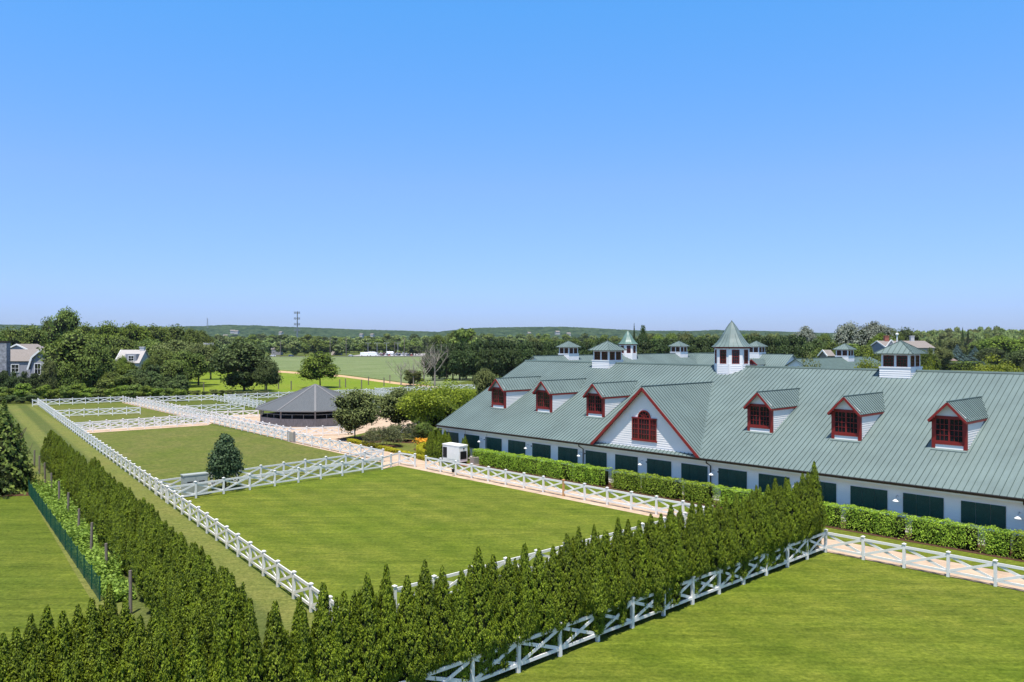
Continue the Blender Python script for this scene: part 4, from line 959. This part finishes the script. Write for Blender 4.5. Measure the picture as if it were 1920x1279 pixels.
# far tree rows
gr = 'trees beyond the crop field'
for row, (Y, t0, t1, sp, x0, x1) in enumerate([(700, 628, 645, 22, 380, 860), (860, 623, 635, 24, 370, 1020), (1150, 622, 630, 19, 360, 1500)]):
    px = x0
    while px < x1:
        ty = random.uniform(t0, t1); mt = random.choice(['far', 'mid', 'dark', 'far'])
        if row == 0 and 655 < px < 770: px += sp; continue
        tree(px, Y+random.uniform(-25, 25), ty, sp*random.uniform(1.3, 1.9), 'far', mt, {'far': 'soft green tree in the far tree belt', 'mid': 'mid green tree in the far tree belt', 'dark': 'dark tree in the far tree belt'}[mt], gr); px += sp*random.uniform(.75, 1.1)
for px in range(655, 800, 17): tree(px, 830, 640+random.uniform(-3, 5), 28, 'far', 'mid', 'tree standing behind the distant car park', gr)
tree(876, 400, 602, 64, 'far', 'mid', 'large round topped tree rising above the dark evergreens'); tree(852, 405, 618, 36, 'oak', 'mid', 'lower tree joined to the left of the round topped tree')
tree(820, 420, 624, 40, 'oak', 'mid', 'small tree above the left end of the dark evergreens')
ge = 'dark evergreens in the windbreak'
for Y, off in ((252, 0), (262, 12)):
    px = 812+off
    while px < 1500: tree(px, Y+random.uniform(-3, 3), np.interp(px, [812, 900, 1000, 1200, 1350, 1500], [645, 635, 638, 634, 630, 626])+random.uniform(-2.5, 2), 46, 'dense', 'ever', 'dark dense evergreen in the windbreak behind the barns', ge); px += 25
for px in range(1000, 1560, 26): tree(px, 420, np.interp(px, [1000, 1200, 1500], [632, 624, 622])+random.uniform(-3, 5), 46, 'oak', random.choice(['mid', 'olive', 'light']), 'leafy tree just behind the dark windbreak', 'leafy trees behind the windbreak')
tree(1189, 380, 607, 18, 'spruce', 'ever', 'thin pointed dark fir left of its wider neighbour on the skyline', name='fir_tree'); tree(1206, 380, 608, 26, 'dense', 'ever', 'wide dark fir right of the thin pointed one on the skyline', name='fir_tree')
# ================================================================ background right
tree(1596, 330, 600, 70, 'oak', 'silver', 'silvery pale tree, left one of the big pair', name='silver_tree'); tree(1640, 335, 600, 76, 'oak', 'silver', 'silvery pale tree, right one of the big pair', name='silver_tree'); tree(1508, 380, 609, 54, 'oak', 'silver', 'smaller silvery tree standing apart on the skyline', name='silver_tree')
gr2 = 'trees behind the right end of the barn'
for px, Y, ty, w_, kd, mt in [(1530, 250, 632, 60, 'oak', 'dark'), (1565, 245, 636, 60, 'oak', 'mid'), (1600, 240, 640, 60, 'dense', 'mid'), (1625, 235, 643, 50, 'dense', 'mid'), (1540, 215, 650, 60, 'oak', 'mid'), (1670, 400, 614, 60, 'oak', 'mid'), (1700, 430, 612, 60, 'oak', 'dark'), (1655, 300, 622, 60, 'oak', 'light'), (1740, 330, 642, 60, 'oak', 'olive'), (1785, 470, 632, 55, 'oak', 'olive'), (1765, 340, 650, 50, 'oak', 'olive'), (1840, 470, 634, 60, 'oak', 'mid'), (1880, 430, 628, 90, 'oak', 'light'), (1935, 420, 630, 90, 'oak', 'light'), (1920, 300, 655, 80, 'oak', 'dark'), (1860, 380, 650, 60, 'oak', 'dark'), (1710, 260, 655, 50, 'oak', 'dark'), (1655, 200, 655, 40, 'oak', 'mid')]:
    tree(px, Y, ty, w_, kd, mt, {'light': 'bright green leafy tree behind the right part of the barn', 'mid': 'mid green leafy tree behind the right part of the barn', 'olive': 'brownish olive tree behind the right part of the barn', 'dark': 'dark leafy tree behind the right part of the barn'}[mt], gr2)
for q_ in (1690, 1712, 1728, 1742): tree(q_, 225, 650+random.uniform(-3, 3), 40, 'low', 'mid', 'leafy tree in front of the pink roofed house', 'trees before the pink roofed house')
tree(1630, 128, 650, 60, 'open', 'yellow', 'yellow green tree left of the right cupola'); tree(1745, 128, 664, 46, 'open', 'yellow', 'yellow green tree right of the right cupola')
tree(1516, 112, 656, 70, 'open', 'olive', 'sparse olive yellow tree above the barn ridge'); tree(1868, 140, 661, 100, 'open', 'yellow', 'golden olive tree above the far right of the barn ridge'); tree(1915, 145, 676, 40, 'open', 'olive', 'small golden olive tree at the right edge above the barn ridge')
tree(1795, 430, 646, 56, 'spruce', 'bluish', 'blue spruce, left and taller of two', name='spruce_tree'); tree(1828, 430, 650, 56, 'spruce', 'bluish', 'blue spruce, right and shorter of two', name='spruce_tree')
tree(1762, 400, 629, 22, 'spruce', 'ever', 'dark pointed conifer left of the blue spruces', name='conifer_tree'); tree(1805, 500, 615, 22, 'spruce', 'ever', 'tall dark conifer, left of two behind the blue spruces', name='conifer_tree'); tree(1815, 500, 618, 22, 'spruce', 'ever', 'tall dark conifer, right of two behind the blue spruces', name='conifer_tree')
for row, Y in enumerate((650, 700, 750, 810, 870)):
    px = 1655+row*5
    while px < 1960:
        ty = np.interp(px, [1660, 1720, 1760, 1830, 1960], [618, 617, 615, 610, 611])+(4-row)*3.5+random.uniform(-2.5, 2)
        tree(px, Y, ty, 27, 'far', random.choice(['far', 'mid', 'far', 'olive']), 'tree on the wooded rise at the right horizon', 'trees on the wooded rise'); px += 15
hp0, hp1 = at(1750, 345), at(1835, 345)
hedge('clipped_hedge', [hp0, hp1], 3, 4.6-1.0, 'light', 'long straight clipped hedge below the blue spruces', size=.5, dens=8, gap=0); 

# ================================================================ houses
def house(px0, px1, Y, ridge_y, eave_y, label, hw=5, rz=0, wall=GREYSH, roof=TANROOF, chim=None, extra=None, gamb=False):
    p = at((px0+px1)/2, Y); L = (px1-px0)*Y/F; t = thing('house', label, 'house', (p[0], p[1], 0), rz)
    ez, zr = zt(eave_y, Y), zt(ridge_y, Y)
    w = MB(); w.box(-L/2+.3, L/2-.3, -hw+.3, hw-.3, 0, ez+.05)
    for x in (-L/2+.31, L/2-.31): w.poly([(x, -hw+.3, ez), (x, hw-.3, ez), (x, 0, zr-.15)])
    w.build('wall', wall, t); r = MB()
    seamed(r, (-L/2, -hw, ez), (L/2, -hw, ez), (L/2, 0, zr), (-L/2, 0, zr), 999, thick=.2); seamed(r, (L/2, hw, ez), (-L/2, hw, ez), (-L/2, 0, zr), (L/2, 0, zr), 999, thick=.2)
    ro = r.build('roof', [roof, roof], t)
    for (cx, cw, top, m) in (chim or []): c = MB(); c.box(cx-cw/2, cx+cw/2, -cw*.4, cw*.4, ez, top); c.box(cx-cw/2-.1, cx+cw/2+.1, -cw*.4-.1, cw*.4+.1, top, top+.25); c.build('chimney', m, ro)
    for sx in (-1, 1):
        tr = MB()
        for sg in (-1, 1): tr.bar((sx*(L/2+.03), sg*hw, ez-.1), (sx*(L/2+.03), 0, zr-.1), .12, .35)
        tr.build('trim_board', WHITE, t); return t, L, ez
def add_window(t, x, y, z, w, h, cols=2):
    f = MB(); g_ = MB(); win(f, g_, (x, y), (1, 0), (0, -1), -w/2, w/2, z, z+h, cols, 2, .14, .06, .1); fo = f.build('window', WHITE, t); g_.build('pane', GLASSD, fo)
t, L, ez = house(-40, 98, 190, 655, 676, 'grey shingled house with tan roof behind the evergreens at the left edge', 6, -.08, chim=None)
for x in (1.5, 4.2): add_window(t, x, -5.72, ez-2.6, 2.0, 1.9)
gb = MB(); gb.clap((0, -8.5), (1, 0), (0, -1), 0, ez+3.6, lambda z: 12.6-min(2.7, max(.1, (ez+2.6-z)*1.1)), lambda z: 12.6+min(2.7, max(.1, (ez+2.6-z)*1.1)), .3); gb.box(9.95, 15.25, -8.45, 0, 0, ez); gbo = gb.build('gable_wing', GREYSH, t)
rr = MB(); zw = ez+2.75
for sg in (-1, 1):
    rr.poly([(12.6, -8.9, zw), (12.6, -1, zw), (12.6+sg*2.1, -1, zw-1.7), (12.6+sg*2.1, -8.9, zw-1.7)]); rr.poly([(12.6+sg*2.1, -8.9, zw-1.7), (12.6+sg*2.1, -1, zw-1.7), (12.6+sg*3.1, -1, zw-4.6), (12.6+sg*3.1, -8.9, zw-4.6)])
rr.build('wing_roof', TANROOF, t); tt = MB()
for sg in (-1, 1): tt.bar((12.6, -8.95, zw-.1), (12.6+sg*2.1, -8.95, zw-1.8), .15, .4); tt.bar((12.6+sg*2.1, -8.95, zw-1.75), (12.6+sg*3.1, -8.95, zw-4.6), .15, .4)
tt.build('rake_board', WHITE, t)
for x in (11.7, 13.5): add_window(t, x, -8.55, ez-3.0, 1.6, 2.6)
cs = at(5, 178); ch = thing('stone_chimney', 'tall grey stone chimney at the left edge beside the shingled house', 'chimney', (cs[0], cs[1], 0)); g = MB(); g.box(-1.3, 1.3, -.7, .7, 0, zt(643, 178)); g.build('stack', STONEW, ch); g = MB(); g.box(-1.35, 1.35, -.75, .75, zt(643, 178), zt(639.5, 178)); g.build('cap', BROWNM, ch)
t, L, ez = house(30, 72, 205, 645, 655, 'white trimmed upper gable of a house behind the grey shingled one', 4.0, 1.2)
t, L, ez = house(228, 273, 215, 656, 680, 'small white cottage with chimney among the left trees', 5, .1, CREAM, plain('pale_cedar_roof', (.40, .37, .35), .9, .08, 2), chim=[(4.6/2, 1.2, zt(652, 215), CREAM)])
for q_, ty_ in ((208, 664), (228, 658), (243, 672), (258, 683), (276, 664), (292, 660)): tree(q_, 200, ty_, 34, 'low', 'light' if q_ < 240 else 'mid', 'leafy tree hiding the lower part of the white cottage', 'trees in front of the white cottage')
tree(92, 172, 664, 34, 'low', 'olive', 'olive tree overlapping the right end of the grey shingled house')
dm = MB(); dm.box(-.6, 2.2, -4.2, -1, ez, ez+2.4); dd_ = dm.build('dormer', GREYSH, t); add_window(t, .9, -4.25, ez+.5, 1.6, 1.5)
t, L, ez = house(383, 400, 330, 643, 652, 'dark roofed house peeping between trees left of the big round tree', 4, .3, GREYSH, plain('slate_roof', (.16, .17, .20), .8, .1, 2))
for px, a, b_, lab in ((520, 640+8, 655, 'tiny far house with a pale brown roof'), (600, 648, 654, 'far low house with a tan roof right of the cell tower'), (632, 656, 666, 'far house with pinkish roof beside the tall utility pole')):
    house(px-9, px+9, 712, a, b_, lab, 6, .1, GREYSH)
t, L, ez = house(1643, 1735, 250, 639, 652, 'large house with weathered pink roof and brick chimney behind the right cupola', 6, .05, GREYSH, chim=[(-4.7, 1.3, zt(631, 250), BRICK), (3.6, 1.1, zt(631, 250), CREAM)])
gx = MB(); gx.poly([(-8.2, -6.6, ez), (-5.2, -6.6, ez), (-6.7, -6.6, ez+2.2)]); gx.build('gable_wall', GREYSH, t); gy = MB(); gy.bar((-8.6, -6.7, ez-.1), (-6.7, -6.7, ez+2.5), .2, .3); gy.bar((-4.8, -6.7, ez-.1), (-6.7, -6.7, ez+2.5), .2, .3); gy.bar((-8.6, -6.7, ez), (-4.8, -6.7, ez), .2, .3); gy.build('gable_trim', WHITE, t); add_window(t, -6.4, -6.1, ez-1.8, 2.4, 1.5, 3)
house(1542, 1558, 200, 656, 667, 'small pinkish roofed house left of the red cupola', 2.5, .1, TANROOF)
house(1760, 1784, 400, 670, 676, 'low brown roofed shed left of the blue spruces', 5, .2, GREYSH, plain('brown_roof', (.22, .16, .14), .9, .1, 2))
FARW = plain('far_pale_wall', (.42, .41, .40), .9, .1, .1)
gh2 = 'white houses scattered on the far hills'
for i, (px, py) in enumerate([(436, 620), (444, 621), (423, 629), (527, 623), (678, 627), (698, 627), (992, 624), (1045, 622), (1066, 625)]):
    Y = 2750; p = at(px, Y); z = zt(py+2.2, Y); o = thing('far_house', 'tiny white house on the far wooded hills', 'house', (p[0], p[1], z-6), random.uniform(-.5, .5), gh2)
    g = MB(); w_ = random.uniform(4, 8); g.box(-w_, w_, -6, 6, 0, 9); g.build('wall', FARW, o); g = MB(); g.hexa([(-w_-.5, -7, 9.01), (w_+.5, -7, 9.01), (w_+.5, 7, 9.01), (-w_-.5, 7, 9.01), (-w_-.5, -.1, 13), (w_+.5, -.1, 13), (w_+.5, .1, 13), (-w_-.5, .1, 13)]); g.build('roof', TANROOF, o)

# ================================================================ towers, poles, cars
p = at(557.5, 900); ct = thing('cell_tower', 'tall monopole cell tower with four rings of antennas', 'cell tower', (p[0], p[1], 0)); Ht = zt(584, 900)
g = MB(); g.tube([(0, 0, 0), (0, 0, Ht)], [1.1, .5], 10); g.build('mast', TOWERM, ct)
for z in (Ht-1.5, Ht-8, Ht-14.5, Ht-21):
    g = MB()
    for k in range(3):
        a = k*2.094+.3; c = (2.4*math.cos(a), 2.4*math.sin(a)); d = (-math.sin(a), math.cos(a)); g.bar((0, 0, z), (c[0], c[1], z), .25, .25); g.bar((c[0]-d[0]*2.6, c[1]-d[1]*2.6, z), (c[0]+d[0]*2.6, c[1]+d[1]*2.6, z), .2, .2)
        for q in (-2.4, -.9, .9, 2.4): g.box(c[0]+d[0]*q-.28, c[0]+d[0]*q+.28, c[1]+d[1]*q-.28, c[1]+d[1]*q+.28, z-1.3, z+1.3)
    g.build('antenna_ring', TOWERM, ct)
p = at(389, 3000); zb_ = zt(613, 3000)-6; lm_ = thing('lattice_mast', 'thin lattice mast on the far left hill', 'mast', (p[0], p[1], zb_)); g = MB(); Hm = zt(597, 3000)-zb_
for k in range(3):
    a = k*2.094; g.tube([(3*math.cos(a), 3*math.sin(a), 0), (1.6*math.cos(a), 1.6*math.sin(a), Hm)], .45, 4)
for z in np.arange(0, Hm, 4): g.bar((2.4, 0, z), (-1.4, 2, z+4), .4, .4); g.bar((-1.4, 2, z), (-1.4, -2, z+4), .4, .4)
g.build('lattice', TOWERM, lm_)
um = MB(); um.tube([(0, 0, 0), (0, 0, 1)], .018, 6); um.bar((-.11, 0, .93), (.11, 0, .93), .012, .012); UM = um.mesh('utility_pole', STAKE)
for px, ty in ((649, 633), (526, 640), (740, 641), (758, 633), (619, 633), (1476, 636)):
    p = at(px, 640); o = link('utility_pole', UM, None, (p[0], p[1], 0)); h = zt(ty, 640); o.scale = (h, h, h); tag(o, 'wooden utility pole along the road beyond the crop field', 'pole', 'utility poles by the far road')
lp = MB(); lp.tube([(0, 0, 0), (0, 0, 8)], .14, 6); lp.bar((-1.6, 0, 8), (1.6, 0, 8), .12, .12); lp.box(-2.3, -1.4, -.25, .25, 7.9, 8.15); lp.box(1.4, 2.3, -.25, .25, 7.9, 8.15); LP = lp.mesh('lamp_post', STEEL)
for px in (690, 707, 725, 746): p = at(px, 705); o = link('lamp_post', LP, None, (p[0], p[1], 0)); o.scale = (1, 1, 1.35); tag(o, 'twin headed lamp post in the distant car park', 'lamp post', 'lamp posts in the far car park')
def car_proto(col, kind='car'):
    m, nt, b = _mat('car_paint_'+kind); b.inputs['Base Color'].default_value = (*col, 1); b.inputs['Roughness'].default_value = .25
    L, Wd, h1, h2 = (4.5, 1.8, .9, 1.5) if kind != 'truck' else (7.5, 2.3, 1.2, 2.9)
    t = link('parked_car' if kind != 'truck' else 'parked_truck', None); a = MB()
    a.hexa([(-L/2, -Wd/2, .3), (L/2, -Wd/2, .3), (L/2, Wd/2, .3), (-L/2, Wd/2, .3), (-L/2+.1, -Wd/2+.05, h1), (L/2-.15, -Wd/2+.05, h1-.1), (L/2-.15, Wd/2-.05, h1-.1), (-L/2+.1, Wd/2-.05, h1)])
    rf = [(-L*.42, h1), (-L*.28, h2), (L*.12, h2), (L*.28, h1)] if kind != 'truck' else [(-L*.49, h1), (-L*.49, h2), (L*.36, h2), (L*.42, h1)]
    a.hexa([(rf[0][0]+.05, -Wd/2+.12, h2-.1), (rf[2][0], -Wd/2+.12, h2-.1), (rf[2][0], Wd/2-.12, h2-.1), (rf[0][0]+.6, Wd/2-.12, h2-.1), (rf[1][0], -Wd/2+.2, h2), (rf[2][0], -Wd/2+.2, h2), (rf[2][0], Wd/2-.2, h2), (rf[1][0], Wd/2-.2, h2)])
    a.build('body', m, t); g_ = MB(); g_.hexa([(rf[0][0], -Wd/2+.08, h1-.12), (rf[3][0], -Wd/2+.08, h1-.12), (rf[3][0], Wd/2-.08, h1-.12), (rf[0][0], Wd/2-.08, h1-.12), (rf[1][0], -Wd/2+.17, h2-.11), (rf[2][0], -Wd/2+.17, h2-.11), (rf[2][0], Wd/2-.17, h2-.11), (rf[1][0], Wd/2-.17, h2-.11)]); g_.build('windows', GLASSD if kind != 'truck' else m, t)
    for x in (-L*.31, L*.31):
        for y in (-Wd/2, Wd/2-.2): w_ = MB(); w_.tube([(x, y, .33), (x, y+.2, .33)], .33, 12); w_.build('wheel', BLACKM, t)
    return t
cars = {k: car_proto(c, k) for k, c in (('white', (.8, .8, .8)), ('black', (.02, .02, .025)), ('blue', (.05, .08, .16)), ('silver', (.45, .47, .5)), ('red', (.35, .05, .03)), ('truck', (.85, .85, .85)))}
used = set()
def put_car(k, px, Y, rz, label, group=None):
    o = cars[k] if k not in used else copy_tree(cars[k]); used.add(k); p = at(px, Y); o.location = (p[0], p[1], .05); o.rotation_euler = (0, 0, rz); tag(o, label, 'car' if k != 'truck' else 'truck', group)
gc = 'vehicles in the far car park'
for row, Y in enumerate((672, 690, 715, 745, 780)):
    px = 684 if row else 712
    while px < (775 if row < 3 else 765):
        k = random.choice(['white', 'white', 'black', 'blue', 'silver', 'red', 'white']); put_car(k, px, Y, 1.57+random.uniform(-.1, .1), k+' car parked in the distant car park', gc); px += 6.0
for px, Y in ((684, 668), (700, 667), (690, 690), (698, 720), (732, 735)): put_car('truck', px, Y, random.uniform(-.2, .2), 'white box truck parked in the distant car park', gc)
put_car('silver', 658, 648, .05, 'silver car on the far road beside the tall pole'); put_car('white', 512, 648, .05, 'white car on the far road left of the bright green tree'); put_car('blue', 546, 648, .05, 'blue car on the far road above the bright green tree')
wp = MB(); wp.tube([(0, 0, 0), (0, 0, 2.2)], .12, 6); WP = wp.mesh('wooden_post', STAKE)
for px, py in [(382, 735), (522, 730), (546, 732), (637, 728), (648, 727), (691, 722), (720, 724), (731, 718), (497, 733), (678, 729)]:
    p = gp(px, py); o = link('wooden_post', WP, None, (p[0], p[1], 0)); o.scale = (1.2, 1.2, 1.1); tag(o, 'dark wooden post of the old wire fence across the meadow', 'post', 'posts of the meadow fence')

hz = MB(); hz.box(-5600, 5600, -300, 6100, -1.5, 130)
hm = bpy.data.materials.new('haze_air'); hm.use_nodes = True; n_ = hm.node_tree; n_.nodes.remove(n_.nodes['Principled BSDF']); pv = n_.nodes.new('ShaderNodeVolumePrincipled')
pv.inputs['Color'].default_value = (.80, .88, 1, 1); pv.inputs['Density'].default_value = .000035; n_.links.new(pv.outputs[0], n_.nodes['Material Output'].inputs['Volume'])
tag(hz.build('haze', hm), kind='stuff')

# ================================================================ light, sky, camera
S = (U*.75-V); svec = Vector((S[0], S[1], 3.75)).normalized()
sun = bpy.data.lights.new('sun', 'SUN'); sun.energy = 5.0; sun.angle = math.radians(.5); sun.color = (1, .955, .89)
so = bpy.data.objects.new('sun', sun); COL.objects.link(so); so.rotation_euler = (-svec).to_track_quat('-Z', 'Y').to_euler()
el = math.asin(svec.z); az = math.atan2(svec.x, svec.y)
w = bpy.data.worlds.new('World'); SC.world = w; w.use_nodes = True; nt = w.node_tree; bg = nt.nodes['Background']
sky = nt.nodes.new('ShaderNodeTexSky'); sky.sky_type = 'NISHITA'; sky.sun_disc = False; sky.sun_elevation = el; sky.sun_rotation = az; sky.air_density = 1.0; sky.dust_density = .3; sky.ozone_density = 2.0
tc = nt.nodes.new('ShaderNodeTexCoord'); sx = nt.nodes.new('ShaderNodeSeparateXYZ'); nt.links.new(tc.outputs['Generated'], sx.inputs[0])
rp = _ramp(nt, [(0, (.23, .31, .63)), (.06, (.32, .41, .72)), (.19, (.42, .54, .76)), (.39, (.34, .73, 1.0)), (.55, (.50, .60, .64)), (1, (.64, .61, .52))]); nt.links.new(sx.outputs[2], rp.inputs[0])  # stops above the frame tinted paler and warmer only to neutralise fill light
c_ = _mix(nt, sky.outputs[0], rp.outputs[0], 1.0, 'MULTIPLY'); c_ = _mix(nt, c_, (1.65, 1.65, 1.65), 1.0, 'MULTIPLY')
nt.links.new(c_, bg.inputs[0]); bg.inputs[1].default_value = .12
cam = bpy.data.cameras.new('camera'); cam.sensor_width = 36; cam.lens = F/1920*36; cam.clip_end = 20000; cam.clip_start = .5
co = bpy.data.objects.new('camera', cam); COL.objects.link(co); co.location = (0, 0, HC); co.rotation_euler = (math.radians(90), 0, 0); SC.camera = co
SC.view_settings.view_transform = 'Standard'; SC.view_settings.look = 'None'; SC.view_settings.exposure = .35; SC.view_settings.gamma = 1
